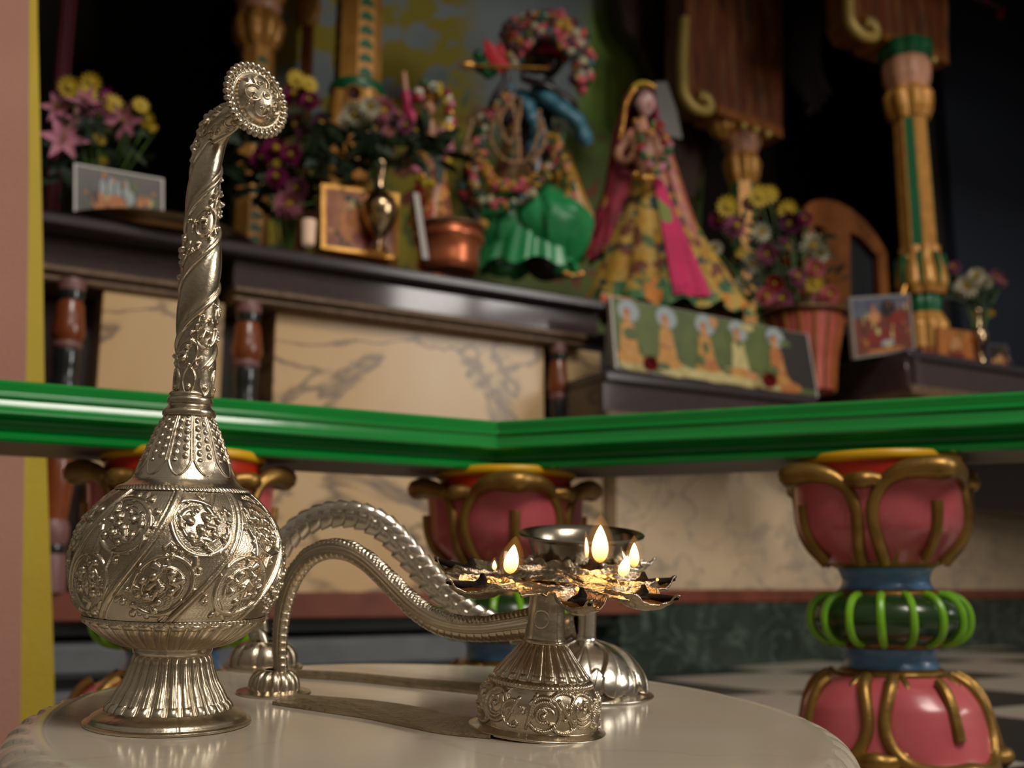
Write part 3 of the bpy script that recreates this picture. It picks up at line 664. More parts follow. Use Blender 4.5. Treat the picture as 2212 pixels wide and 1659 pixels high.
LB, LA = axis_for(1161, 1577, 1181, 1310)
def build_front_lamp():
    root = thing('oil_lamp', 'front silver oil lamp with burning flames, lotus tray and ridged snake handle', 'lamp', LB)
    revolve('base_rim', root, LB, LA, [(1577, 1), (1576.5, 148), (1574, 150), (1571, 149), (1569, 144), (1566, 137), (1562, 130)], 260, 22)
    def band(T, v, R):
        vm = v.max(); o = np.zeros_like(T); k = 4; a = np.mod((T + .35) * k / (2 * PI), 1); Wp = 2 * PI * 127 / k; u = a * Wp
        o = np.maximum(o, arc(u, v, 50, 44, 34, -2.6, 2.6, 4.2)); o = np.maximum(o, arc(u, v, 52, 40, 20, .2, 5.4, 3.6, -8)); o = np.maximum(o, arc(u, v, 140, 52, 33, .4, 5.6, 4.2)); o = np.maximum(o, arc(u, v, 140, 54, 17, 2.2, 7.4, 3.4, 6))
        o = np.maximum(o, arc(u, v, 50, 44, 27, .6, 3.6, 3.4, -6)); o = np.maximum(o, arc(u, v, 140, 52, 26, -2.4, 1.0, 3.4, -6)); o = np.maximum(o, arc(u, v, 95, 48, 40, .9, 2.6, 4.2)); o = np.maximum(o, arc(u, v, 95, 48, 40, 4.0, 5.6, 4.2)); o = np.maximum(o, arc(u, v, 186, 44, 22, 1.4, 5.0, 3.8, 8)); o = np.maximum(o, seg(u, v, 82, 70, 112, 22, 5.5, 2.5)); o = np.maximum(o, seg(u, v, 170, 20, 196, 70, 3, 5)); o = np.maximum(o, seg(u, v, 16, 14, 30, 76, 3, 4)); 
        for (x, y, an, kk) in [(50, 40, .8, 1), (30, 70, .4, .8), (74, 18, 1.6, .8), (96, 60, 2.6, .9), (96, 34, .2, .8), (140, 54, .4, 1), (120, 22, 2.8, .7), (166, 78, 1.1, .75), (184, 44, 1.9, .8), (118, 80, -.4, .7), (8, 44, 1.2, .8), (196, 20, 2.0, .6), (64, 78, -.8, .6)]:
            o = np.maximum(o, comma(u, v, x, y, an, kk * .8))
        fe = (.5 * np.sin(u * 1.3 + v * .9)) * (o > 2.5)
        V = v / vm; return (o * 1.35 + fe) * np.clip(V / .05, 0, 1) * np.clip((1 - V) / .05, 0, 1) - 1
    revolve('scrolled_base', root, LB, LA, [(1566, 132), (1560, 129), (1545, 129), (1525, 130), (1505, 129), (1492, 125), (1481, 118), (1472, 111)], 1200, 220, band)
    revolve('rope_band', root, LB, LA, [(1475, 113), (1467, 110), (1460, 102)], 700, 14, lambda T, v, R: 2.5 * np.sin(v / v.max() * PI) ** .6 + 1.2 * np.sin(T * 72 + v * .3) * np.sin(v / v.max() * PI))
    def fl(T, v, R):
        k = 22; V = v / v.max(); a = np.mod(T * k / (2 * PI), 1) - .5
        return (bump_d(a, .42) * 6.5 - 2) * np.clip(V / .1, 0, 1) ** .5 * np.clip((1 - V) / .15, 0, 1) ** .5 + 2.0 * bump_d(a, .4) * bump_d(V - .1, .1)
    revolve('fluted_neck', root, LB, LA, [(1463, 101), (1452, 96), (1440, 88), (1428, 78), (1415, 67), (1402, 57), (1392, 49), (1386, 46)], 900, 90, fl)
    def eng(T, v, R):
        u = T * 42; o = .8 * bump_d(arc(u + 12, v - 50, 0, 0, 18, -3.1, 3.1, 1.5) - 1.5, 1.4); return -o - 1.2 * bump_d(np.abs(T) - .62, .03) + 1.6 * bump_d(v - 4, 4)
    revolve('stem', root, LB, LA, [(1388, 48), (1384, 47), (1378, 45), (1360, 43), (1340, 41), (1320, 40), (1300, 38), (1278, 38), (1262, 44), (1252, 60)], 300, 130, eng)
    # tray
    C = LB + LA * s_at(LB, LA, 1250); R = 287 / FPX * dep(C)
    C = atd(1200, 1256, (C - CP).y)
    nrm = (LA + Vector((0.0, -0.125, 0))).normalized()
    cups = [math.radians(a) for a in (12, 62, 118, 172, 232, 302)]; small = [math.radians(a) for a in (-18, 37, 88, 145, 205, 270, 335)]
    cups = [math.radians(a) for a in (12, 60, 108, 156, 204, 252, 308)]; small = [math.radians(a) for a in (-18, 36, 84, 132, 180, 228, 280)]
    tr, e1, e2 = tray(root, C, R, nrm, cups, small, SILVER_D)
    def on(c, f, h=0): return C + e2 * (R * f * math.sin(c)) + e1 * (R * f * math.cos(c)) + nrm * h
    # ghee in the cups, wicks and flames
    for i, c in enumerate(cups):
        RMc = Matrix((e2 * math.cos(c) - e1 * math.sin(c), -(e2 * math.sin(c) + e1 * math.cos(c)), nrm)).transposed()
        m = MB(); m.ell(on(c, .71, -.012 * R), (.14 * R, .19 * R, .014 * R), RMc, n=32, k=8); m.build('ghee', GHEE, root)
        if i in (4,): continue
        m = MB(); rr = random.Random(i); base = on(c, .70, .006 * R)
        m.ell(base - nrm * .01 * R, (.075 * R, .105 * R, .026 * R), RMc, n=18, k=8, fn=lambda V: V * (1 + .18 * np.sin(V[:, 0:1] * 5 + i) * np.cos(V[:, 1:2] * 6)))
        m.tube([tuple(base), tuple(base + nrm * .04 * R + e2 * .02 * R), tuple(base + nrm * .085 * R + e2 * .01 * R)], [.05 * R, .035 * R, .014 * R], 10)
        m.tube([tuple(on(c, .62, .0)), tuple(on(c, .82, .012 * R)), tuple(on(c, .985, .04 * R))], [.02 * R, .032 * R, .014 * R], 10)
        w = m.build('wick', SOOT, root)
        w['label'] = 'burnt black cotton wick'
    d0 = (C - CP).y
    def fm(x, y0, y1, w, lean, dd, pw):
        b = atd(x, y0, d0 + dd); t = atd(x, y1, d0 + dd); wick = MB(); 
        flame(root, b, (t - b).length, w * dep(b) / FPX, lean, pw)
    fm(1102, 1240, 1176, 19, .14, -.018, .035); fm(1296, 1216, 1134, 21, .03, .03, .05); fm(1268, 1205, 1160, 5, -.03, .03, .006)
    fm(1370, 1226, 1172, 13, .02, .004, .03); fm(1346, 1246, 1200, 15, .22, -.025, .03); fm(1354, 1222, 1190, 4, -.3, -.004, .004); fm(1068, 1232, 1210, 6, 0, -.02, .005)
    m = MB()
    EMB = mat('glowing_ember', (1, .15, .02), .5, emit=(1, .25, .04), estr=6)
    for i, (x, y) in enumerate([(1247, 1272), (1056, 1256), (1080, 1254), (1420, 1252)]):
        m = MB(); m.ell(atd(x, y, d0 - .034 if x < 1300 else d0 - .01), .0007 + .0002 * (i == 0), n=10, k=6); m.build('ember', EMB, root)
    # snake handle, its foot knob and the strap to the base
    KB = ontable(591, 1498)
    fl_knob(root, KB, 79, 55, 44, 14, SILVER)
    pts = [(606, 1452, 17), (604, 1420, 17), (604, 1385, 18), (607, 1345, 19), (614, 1305, 20), (626, 1265, 21), (645, 1228, 22), (672, 1200, 22), (708, 1186, 22), (748, 1188, 23), (788, 1208, 23), (825, 1240, 24), (862, 1278, 25), (902, 1315, 26), (948, 1343, 27), (998, 1356, 27), (1048, 1358, 28), (1100, 1352, 30), (1165, 1342, 34)]
    snake(root, pts, KB, LB, SILVER, 0)
    strap(root, [(640, 1499), (720, 1505), (820, 1514), (910, 1528), (980, 1545), (1090, 1556)], [(588, 1515), (690, 1530), (790, 1545), (870, 1561), (950, 1577), (1060, 1588)], SILVER_D)
build_front_lamp()

BB, BA = axis_for(1262, 1499, 1267, 1330)
def build_back_lamp():
    root = thing('oil_lamp', 'rear silver lamp carrying a plain bowl, with petal dome foot and scaly snake handle', 'lamp', BB)
    revolve('base_rim', root, BB, BA, [(1499, 1), (1498.6, 148), (1496, 150), (1493, 149), (1491, 144), (1488, 136), (1484, 130)], 260, 20, None, SILVER_B)
    def leaves(T, v, R):
        vm = v.max(); V = v / vm; h = np.zeros_like(T)
        for lay, (k, ph, v0, v1, wd, up) in enumerate([(8, .5, .0, .55, .36, 0), (8, 0, .02, 1.0, .38, 7)]):
            a = (np.mod(T * k / (2 * PI) + ph - .38 * V, 1) - .5); t = np.clip((V - v0) / (v1 - v0), 0, 1)
            lim = wd * np.sin(t ** .6 * PI) ** .8 + .04 * (t > .4); ins = np.clip((lim - np.abs(a)) / .07, 0, 1)
            h = np.maximum(h, ins ** .6 * (up + 6 * (1 - (np.abs(a) / .42) ** 2)) * (t > 0) * (t < 1) - 1.5 * bump_d(a, .03) * ins)
        return h - 4
    revolve('petal_dome', root, BB, BA, [(1488, 131), (1478, 130), (1462, 127), (1445, 119), (1428, 106), (1412, 90), (1398, 70), (1388, 48), (1382, 28)], 900, 200, leaves, SILVER_B)
    revolve('stem', root, BB, BA, [(1386, 28), (1380, 23), (1370, 21.5), (1340, 21.5), (1300, 22), (1270, 24), (1240, 30), (1215, 45), (1205, 70)], 120, 60, None, SILVER_B)
    C = atd(1266, 1212, (BB + BA * s_at(BB, BA, 1210) - CP).y); R = 160 / FPX * dep(C); nrm = (BA + Vector((0, -.06, 0))).normalized()
    tr, e1, e2 = tray(root, C, R, nrm, [math.radians(a) for a in (0, 51, 103, 154, 206, 257, 309)], [math.radians(a + 26) for a in (0, 51, 103, 154, 206, 257, 309)], SILVER_B, 'petal_tray')
    # bowl
    m = MB(); px = dep(C) / FPX; nb = (BA + Vector((-.02, -.13, 0))).normalized(); a1 = (Vector((1, 0, 0)) - nb * nb.x).normalized(); RM = Matrix((a1, nb.cross(a1), nb)).transposed()
    cc = atd(1255, 1206, (C - CP).y)
    m.lathe(np.array([(1, 0), (92, 0), (102, 5), (110, 22), (117, 43), (127, 47), (135, 50), (136, 53), (133, 55.5), (124, 52), (114, 45), (107, 26), (99, 8), (84, 4), (1, 4)]) * px, 96, cc, RM)
    m.build('bowl', mat('plain_steel', rgb(165, 155, 138), .24, 1, rgb(140, 128, 110), 15, .5, .1, 100), root)
    KB = ontable(568, 1443)
    fl_knob(root, KB, 84, 72, 50, 9, SILVER)
    pts = [(560, 1400, 19), (558, 1360, 19), (562, 1315, 20), (571, 1270, 21), (586, 1222, 22), (610, 1178, 23), (645, 1140, 24), (690, 1117, 25), (738, 1110, 26), (785, 1117, 27), (830, 1140, 28), (868, 1178, 28), (903, 1220, 28), (940, 1262, 28), (978, 1300, 28), (1020, 1330, 27), (1070, 1350, 27), (1130, 1362, 27), (1190, 1360, 27), (1245, 1350, 24)]
    snake(root, pts, KB, BB, SILVER_B, 1)
    strap(root, [(640, 1446), (760, 1452), (880, 1463), (1000, 1472), (1120, 1480)], [(640, 1458), (760, 1466), (880, 1478), (1000, 1490), (1120, 1504)], SILVER_D)
build_back_lamp()
# ================================================================ green handrail on lotus balusters
zr = 0.3494
RC = Vector((-0.01386, 1.03, 0)); RL = Vector((-0.3962, 0.8193, 0)); RR_ = Vector((0.4203, 0.8709, 0))
dL = (RL - RC).normalized(); dR = (RR_ - RC).normalized()
nL = Vector((-dL.y, dL.x, 0)); nL = nL if nL.y < 0 else -nL
nR = Vector((-dR.y, dR.x, 0)); nR = nR if nR.y < 0 else -nR
def mitre(t): return RC + (nL + nR) * (t / (1 + nL.dot(nR)))
prof = [(-.100, .3515), (-.006, .3515), (-.002, .3505), (0, .348), (0.0002, .3412), (.0022, .3402), (.0040, .3388), (.0044, .3372), (.0036, .3358), (.0030, .3340), (.0048, .3290), (.0066, .3262), (.0082, .3248), (.0086, .3232), (.0076, .3216), (.004, .3206), (-.004, .3196), (-.0065, .3165), (-.0065, .3130), (-.004, .3105), (-.001, .3096), (.0002, .3084), (.0002, .3045), (-.001, .3025)]
def rail(d, n, L, label):
    m = MB(); rows = []
    for t, z in prof:
        a = mitre(t); b = a + d * (L - 0); b = b - n * 0
        rows.append([(a.x, a.y, z), (b.x, b.y, z)])
    A = np.array(rows); m.grid(A, 0)
    k = len(prof); a = mitre(-.1); b = mitre(-.001)
    u = [(a.x, a.y, .3025), (b.x, b.y, .3025), tuple(b.xy + (d * L).xy) + (.3025,), tuple(a.xy + (d * L).xy) + (.3025,)]
    m.add(u, [(0, 1, 2, 3)], 1); m.add([u[0], u[3], (u[3][0], u[3][1], .3515), (u[0][0], u[0][1], .3515)], [(0, 1, 2, 3)], 0)
    for e in (0, 1): m.add(A[:, e], [tuple(range(k))], 0)
    o = m.build('handrail', [RAIL, RAILU], loc=tuple(RC), angle=28)
    tag(o, label, 'rail', None)
rail(dL, nL, 0.75, 'brightly lit glossy green moulded handrail running left from the corner')
rail(dR, nR, 0.85, 'shaded green moulded handrail running right from the corner')

RD = 0.957   # depth of the right-hand baluster the rows below were read on
def bz(y): return zof(y, RD)
def br(hw): return hw / FPX * RD * 0.995
def baluster(P, rot, label):
    root = thing('baluster', label, 'baluster', (P.x, P.y, 0), 'painted lotus balusters under the green rail')
    c = (P.x, P.y, 0)
    def lat(name, rows, mt, n=64, sm=True):
        z = [bz(y) for y, _ in rows]; r = [br(h) for _, h in rows]; q = np.linspace(0, 1, 40); t = np.linspace(0, 1, len(rows))
        pr = np.column_stack([np.interp(q, t, r), np.interp(q, t, z)]) if not sm else np.column_stack([spl(q, t, np.array(r)), spl(q, t, np.array(z))])
        return MB().lathe(pr, n, c).build(name, mt, root)
    lat('plinth', [(1745, 1), (1745, 185), (1700, 185), (1690, 170), (1684, 1)], DARKW, sm=False)
    lat('top_rim', [(985, 1), (988, 160), (992, 168), (1000, 170), (1008, 166), (1012, 150)], YEL)
    lat('upper_lotus_core', [(1006, 160), (1030, 160), (1060, 156), (1100, 152), (1140, 146), (1180, 128), (1205, 108), (1222, 96)], RED)
    lat('gold_band', [(1208, 96), (1213, 108), (1219, 110), (1226, 104), (1230, 94)], GOLD)
    lat('blue_neck', [(1224, 101), (1236, 94), (1252, 90), (1266, 93), (1278, 104)], BLUE)
    lat('gold_band', [(1272, 98), (1277, 106), (1283, 110), (1290, 110), (1296, 100)], GOLD)
    lat('green_ring', [(1284, 106), (1288, 124), (1296, 142), (1312, 156), (1334, 162), (1356, 157), (1374, 144), (1384, 124), (1388, 106)], DGREEN)
    for k in range(16):
        a = rot + 2 * PI * k / 16 + .1; m = MB(); pts = []
        for j in range(15):
            t = -1.45 + 2.9 * j / 14; zc = bz(1336); rz = (bz(1284) - bz(1388)) / 2; rad = br(106) + (br(162) - br(106)) * math.cos(t) ** .75
            pts.append((c[0] + rad * math.sin(a), c[1] - rad * math.cos(a), zc + rz * math.sin(t)))
        m.tube(pts, br(8.5), 8); m.build('ring_rib', LIME, root)
    lat('gold_band', [(1380, 98), (1385, 108), (1391, 110), (1397, 104), (1400, 96)], GOLD)
    lat('blue_neck', [(1394, 100), (1406, 95), (1420, 92), (1434, 96), (1448, 106)], BLUE)
    lat('gold_band', [(1440, 100), (1446, 108), (1452, 112), (1458, 110), (1462, 100)], GOLD)
    lat('lower_lotus_core', [(1452, 100), (1470, 126), (1500, 146), (1540, 155), (1580, 160), (1620, 164), (1660, 170), (1690, 172)], YEL)
    def petals(ytop, ybot, rowsR, big, sgn):
        zt, zb = bz(ytop), bz(ybot)
        ys = np.array([q[0] for q in rowsR]); hs = np.array([q[1] for q in rowsR])
        def Rz(z): return br(1) * spl(z, np.array([bz(y) for y in ys]), hs.astype(float))
        for kind in (0, 1):
            for k in range(4):
                a0 = rot + (k + .5 * kind) * PI / 2; L = 1.0 if kind == 0 else .90
                nb, na = 26, 17; b = np.linspace(0, 1, nb); wmax = (.70 if kind == 0 else .42)
                wf = lambda b: wmax * (.84 + .16 * np.sin(np.clip(b / .5, 0, 1) * PI / 2)) * np.sqrt(np.clip(1 - np.clip((b - .42) / .58, 0, 1) ** 2.4, 0, 1))
                def pt(b_, a_, off):
                    w = float(wf(b_)); z = zb + (zt - zb) * L * b_; r = float(Rz(z)) + off
                    curl = max(0, (b_ - .80) / .20); r += (.007 * curl ** 1.8) * (1 if kind == 0 else .5)
                    an = a0 + a_ * w; return (c[0] + r * math.sin(an), c[1] - r * math.cos(an), z - sgn * .006 * curl ** 2.5 * 0)
                off0 = .006 if kind == 0 else .001
                A = np.array([[pt(bb * .97, aa, off0 + .007 * (1 - aa * aa) * min(1, bb * 3)) for aa in np.linspace(-1, 1, na)] for bb in b])
                o = MB().grid(A).build('petal', PINK, root)
                path = [pt(bb, -1, off0 + .001) for bb in np.linspace(0, .985, 26)] + [pt(1.0, 0, off0 + .004)] + [pt(bb, 1, off0 + .001) for bb in np.linspace(.985, 0, 26)]
                path = np.array(path); path = catm(path, 80); t = np.abs(np.linspace(-1, 1, 80))
                rad = (.0054 + .0052 * np.clip(1 - t / .40, 0, 1) ** .8) * (1 if kind == 0 else .72)
                out = np.stack([path[:, 0] - c[0], path[:, 1] - c[1], 0 * path[:, 0]], -1); out /= np.linalg.norm(out, axis=1)[:, None]
                cur = np.clip(1 - t / .34, 0, 1)[:, None]; path = path + out * .004 * cur ** 1.2 * (1 if kind == 0 else .5)
                path[:, 2] -= sgn * .005 * cur[:, 0] ** 1.5
                MB().tube(path, rad, 10).build('gold_outline', GOLD, o)
                if kind == 0:
                    mid = [pt(bb, 0, off0 + .0075) for bb in np.linspace(.03, .62, 12)]
                    MB().tube(mid, np.linspace(.0045, .0052, 12), 8).build('gold_midrib', GOLD, o)
    petals(1022, 1218, [(1000, 166), (1030, 162), (1060, 158), (1090, 156), (1120, 155), (1150, 149), (1180, 134), (1205, 112), (1225, 96)], 4, 1)
    petals(1650, 1456, [(1450, 100), (1470, 132), (1500, 152), (1540, 164), (1580, 172), (1610, 178), (1640, 184), (1670, 190)], 4, -1)
    return root
def onrail(d, n, px, off=-.05):
    lo, hi = 0.0, 0.9
    for _ in range(50):
        t = (lo + hi) / 2; P = mitre(off) + d * t; x = prj(Vector((P.x, P.y, .30)))[0]
        if abs(x - prj(mitre(off) + Vector((0, 0, .3)))[0]) < abs(px - prj(mitre(off) + Vector((0, 0, .3)))[0]): lo = t
        else: hi = t
    return mitre(off) + d * lo
baluster(onrail(dR, nR, 1897), .27, 'right-hand pink and gold lotus baluster, nearest the white table edge')
baluster(mitre(-.045) + dR * .012, .12, 'corner lotus baluster half hidden behind the flaming lamp')
baluster(onrail(dL, nL, 398), .32, 'left lotus baluster standing behind the rosewater sprinkler')

# ================================================================ altar masonry
AO = Vector((0.30352, 2.5716, 0)); AU = Vector((.8650, .5018, 0)).normalized(); AN = Vector((AU.y, -AU.x, 0))
ARM = Matrix((AU, -AN, Vector((0, 0, 1)))).transposed()    # altar frame: x along, y into the altar, z up
def AW(x, y, w=0.0): return atpl(x, y, AO + AN * w, AN)
def acoord(P): return ((P - AO).dot(AU), P.z)
def apt(a, z, w): return AO + AU * a + AN * w + Vector((0, 0, z))
def abox(m, a0, a1, z0, z1, w0, w1, mi=0, bev=.0): m.box(apt((a0 + a1) / 2, (z0 + z1) / 2, (w0 + w1) / 2), (a1 - a0, abs(w1 - w0), z1 - z0), ARM, mi, bev); return m
ZC = 0.862
def sbox(name, a0, a1, z0, z1, w0, w1, mt, bev=.0, lab=None, cat=None, angle=30):
    m = MB(); abox(m, a0, a1, z0, z1, w0, w1, 0, bev); o = m.build(name, mt, loc=tuple(apt((a0 + a1) / 2, z0, (w0 + w1) / 2)), angle=angle)
    if lab: tag(o, lab, cat)
    else: struct(o)
    return o
def acol(x, w=0.0, z=.5):   # altar coordinate a of photo column x on the plane w
    y = 800
    for _ in range(6): P = AW(x, y, w); y = prj(Vector((P.x, P.y, z)))[1]
    return (P - AO).dot(AU)
aL, aR = -1.75, acol(1302, .03)
# solid body
sbox('wall_altar', aL, aR, 0.0, .74, -.5, -.101, FRAMEW)
m = MB(); abox(m, aL, aR, .835, ZC, -1.3, .056, 0, .007)
tag(m.build('altar_counter', GRANITE_E, loc=tuple(apt(-.8, .84, 0))), 'long dark granite altar counter top carrying the statues', 'counter')
aB = acol(480, .02, .8)
# the polished apron slabs under the counter and the rough moulding below them
for nm, a0, a1, w in (('apron_slab', aB + .02, aR - .004, .026), ('apron_slab', aL, aB - .012, -.004)):
    m = MB(); abox(m, a0, a1, .778, .834, -.2, w, 0, .002)
    tag(m.build(nm, GRANITE, loc=tuple(apt((a0 + a1) / 2, .786, w))), 'polished dark apron slab under the counter, ' + ('right of the corner, mirroring a window' if w > 0 else 'left recessed part'), 'slab')
for nm, a0, a1, w in (('stone_moulding', aB + .02, acol(1270, .04, .76), .040), ('stone_moulding', aL, aB - .012, .010)):
    m = MB(); abox(m, a0, a1, .763, .7775, -.2, w, 0, .004); abox(m, a0, a1, .746, .763, -.2, w - .010, 0, .006)
    tag(m.build(nm, MOULD, loc=tuple(apt((a0 + a1) / 2, .748, w))), 'rough brown stone moulding above the ' + ('wide marble panel' if w > .02 else 'left marble panel'), 'moulding')
def panel(x0, x1, z0, z1, w, mt, lab, zz=.6):
    a0, a1 = acol(x0, w, zz), acol(x1, w, zz); m = MB(); abox(m, a0, a1, z0, z1, -.1, w, 0, .002)
    o = m.build('marble_panel', mt, loc=tuple(apt((a0 + a1) / 2, z0, w))); tag(o, lab, 'panel'); return a0, a1
panel(590, 1176, .184, .75, -.006, PANEL, 'wide cream marble panel with grey veins between two turned pillars')
panel(212, 478, .184, .75, -.012, PANEL, 'left cream marble panel behind the sprinkler spout')
panel(1226, 1300, .184, .75, -.006, PANEL, 'narrow cream marble panel beside the corner pillar')
def pillar(x, w, lab, zz=.7, hw=34):
    a = acol(x, w, zz); P = apt(a, 0, w); s = (P.y) / FPX * 1.0
    root = thing('turned_pillar', lab, 'pillar', tuple(apt(a, .186, w)), 'small turned pillars on the altar front')
    def L(name, rows, mt): MB().lathe([(r * s, z) for z, r in rows], 28, (P.x, P.y, 0)).build(name, mt, root)
    k = hw / 34
    L('pink_collar', [(.750, 27 * k), (.738, 29 * k), (.728, 28 * k), (.726, 1)][::-1], ROSEP)
    L('dark_collar', [(.729, 27 * k), (.722, 28 * k), (.710, 26 * k), (.709, 1)][::-1], BLK)
    L('orange_bulb', [(.711, 24 * k), (.700, 29 * k), (.680, 31 * k), (.665, 33 * k), (.650, 36 * k), (.640, 33 * k), (.632, 28 * k)][::-1], ORW)
    L('pink_collar', [(.634, 27 * k), (.628, 31 * k), (.622, 30 * k), (.618, 26 * k)][::-1], ROSEP)
    L('dark_shaft', [(.620, 26 * k), (.605, 29 * k), (.585, 27 * k), (.568, 25 * k), (.560, 28 * k), (.540, 28 * k), (.50, 26 * k), (.46, 27 * k), (.44, 24 * k)][::-1], BLK)
    L('orange_bulb', [(.441, 24 * k), (.425, 30 * k), (.40, 33 * k), (.37, 34 * k), (.34, 30 * k), (.31, 26 * k)][::-1], ORW)
    L('pink_collar', [(.312, 27 * k), (.30, 33 * k), (.28, 33 * k), (.265, 27 * k)][::-1], ROSEP)
    L('dark_collar', [(.268, 29 * k), (.26, 31 * k), (.25, 29 * k)][::-1], BLK)
    L('pink_collar', [(.252, 30 * k), (.235, 34 * k), (.186, 34 * k), (.186, 1)][::-1], ROSEP)
pillar(152, .012, 'turned orange and black pillar at the far left of the altar', hw=35)
pillar(535, .012, 'turned orange and black pillar just right of the sprinkler spout', hw=34)
pillar(1205, .012, 'turned orange and black pillar right of the wide marble panel', hw=23)
# skirting and steps
sbox('trim_3', aL, aR + .1, .136, .186, -.2, .030, REDST, .003)
sbox('trim_4', aL, aR + .1, .112, .136, -.2, .012, BLK)
sbox('trim_5', aL, aR - .10, .045, .100, -.2, .10, GSTEP, .010)
sbox('trim_6', aL, aR - .10, .0, .046, -.2, .06, BLK)
sbox('trim_7', aL, aR - .10, .0, .026, -.2, .14, GSTEP, .006)
# right-hand wall: marble above red band above green marble plinth
W0 = atz(1316, 1463, 0); W1 = atz(2212, 1390, 0); WU = (W1 - W0).normalized(); WN = Vector((WU.y, -WU.x, 0)); WRM = Matrix((WU, -WN, Vector((0, 0, 1)))).transposed()
def wz(x, y): return atpl(x, y, W0, WN).z
def wbox(name, z0, z1, w0, w1, mt, bev=0, L0=.04, L1=7.5):
    m = MB(); m.box(W0 + WU * ((L0 + L1) / 2) + WN * ((w0 + w1) / 2) + Vector((0, 0, (z0 + z1) / 2)), (L1 - L0, w1 - w0, z1 - z0), WRM, 0, bev)
    return m.build(name, mt, loc=tuple(W0 + WU * (L1 / 2) + Vector((0, 0, z0))))
zA, zB = wz(1500, 1303), wz(1500, 1273)
struct(wbox('wall_right', .0, zA, -.3, 0, GMARB)); struct(wbox('trim_8', zA, zB, -.3, .006, REDST, .003))
m = MB()
for l0, l1, zt_ in ((.04, 1.3, .53), (1.3, 7.5, .685)): m.box(W0 + WU * ((l0 + l1) / 2) + WN * -.052 + Vector((0, 0, (zB + zt_) / 2)), (l1 - l0, .096, zt_ - zB), WRM)
o = m.build('marble_panel', PANEL2, loc=tuple(W0)); tag(o, 'pale marble wall slab with grey cloudy veins, under the right handrail', 'panel')
# lower front ledge with the photograph strip, and the corner block
ZL = .658
def ledge(name, a0, a1, z0, z1, w0, w1, lab):
    m = MB(); abox(m, a0, a1, z0, z1 - .022, w0, w1 - .012, 0, .002); abox(m, a0, a1, z1 - .024, z1, w0, w1, 1, .005); abox(m, a0 + .002, a1 - .002, z0 - .02, z0 + .01, w0, w1 + .002, 2, .004)
    tag(m.build(name, [GRANITE, GRANITE_E, MOULD], loc=tuple(apt((a0 + a1) / 2, z0, w1))), lab, 'ledge')
aS0, aS1 = acol(1308, .2, ZL), acol(1768, .2, ZL)
ledge('stone_ledge', aS0, aS1, .56, ZL, -.2, .2, 'low dark stone ledge under the strip photograph')
ledge('stone_ledge', aS1 + .001, acol(1838, .02, ZL) + .02, .56, ZL, -.35, -.02, 'recessed dark stone ledge under the pink pot')
ac = acol(1975, .2, .8); 
ledge('stone_ledge', ac - .02, ac + 1.1, .71, .815, -.3, .2, 'projecting dark stone corner block at right')
m = MB(); Pc = apt(ac, 0, .2); Pl = atd(1838, 785, Pc.y + .16); 
m.poly([(Pc.x, Pc.y, .69), (Pc.x + .3, Pc.y + .3, .69), (Pl.x + .1, Pl.y + .35, .69), (Pl.x, Pl.y, .69)], (0, 0, 1), .125)
tag(m.build('stone_ledge', GRANITE, loc=(Pl.x, Pl.y, .69)), 'dark stone block face left of the projecting corner', 'ledge')
# counter continues behind the strip
sbox('trim_9', aR, 2.3, .45, ZC - .02, -1.3, -.22, GRANITE_E)
# checkered floor
def checker():
    m = bpy.data.materials.new('checker_floor'); m.use_nodes = True; t = m.node_tree; b = t.nodes['Principled BSDF']; b.inputs['Roughness'].default_value = .3
    tc = t.nodes.new('ShaderNodeTexCoord'); mp = t.nodes.new('ShaderNodeMapping'); mp.inputs['Rotation'].default_value = (0, 0, 1.02); ck = t.nodes.new('ShaderNodeTexChecker')
    ck.inputs['Scale'].default_value = 2.6; ck.inputs['Color1'].default_value = (*rgb(186, 176, 162), 1); ck.inputs['Color2'].default_value = (*rgb(44, 46, 46), 1)
    t.links.new(tc.outputs['Object'], mp.inputs[0]); t.links.new(mp.outputs[0], ck.inputs['Vector'])
    n = t.nodes.new('ShaderNodeTexNoise'); n.inputs['Scale'].default_value = 6; mx = t.nodes.new('ShaderNodeMix'); mx.data_type = 'RGBA'; mx.blend_type = 'MULTIPLY'; mx.inputs[0].default_value = .3
    t.links.new(tc.outputs['Object'], n.inputs['Vector']); t.links.new(ck.outputs[0], mx.inputs[6]); t.links.new(n.outputs['Color'], mx.inputs[7]); t.links.new(mx.outputs[2], b.inputs['Base Color']); return m
m = MB(); m.box((0.5, 1.5, -.02), (9, 9, .04)); struct(m.build('floor', checker(), loc=(0, 0, 0)))
# pink pillar with the yellow edge at far left
d = 1.32; z0, z1 = 0.0, 1.35
m = MB()
def pp(x, y, dd): return tuple(atd(x, y, dd))
zz = [0.0, .35, .9, 1.35]
def colx(px_of_row, dd, z):
    y = 800
    for _ in range(6):
        x = px_of_row(y); P = atd(x, y, dd); y = prj(Vector((P.x, P.y, z)))[1]
    return P.x
fx = lambda y: float(np.interp(y, [0, 500, 1500], [64, 62, 44])); gx = lambda y: float(np.interp(y, [0, 500, 850, 1500], [80, 92, 96, 119]))
A = []
for z in np.linspace(0, 1.35, 14):
    x1 = colx(fx, d, z); x2 = colx(gx, d + .012, z); A.append([(x1 - .45, d - .02, z), (x1, d, z), (x2, d + .012, z), (x2 * (d + .3) / d - .03, d + .30, z), (x1 - .45, d + .30, z)])
A = np.array(A); MI = np.tile([0, 1, 1, 0, 0], (13, 1)); m.grid(A, closed_u=True, MI=MI); m.add(A[-1], [(0, 1, 2, 3, 4)], 0)
o = m.build('painted_pillar', [PINKW, YELW], loc=(float(A[0, 1, 0]), d, 0), smooth=False); tag(o, 'pink plaster pillar with a yellow painted edge at far left', 'pillar')

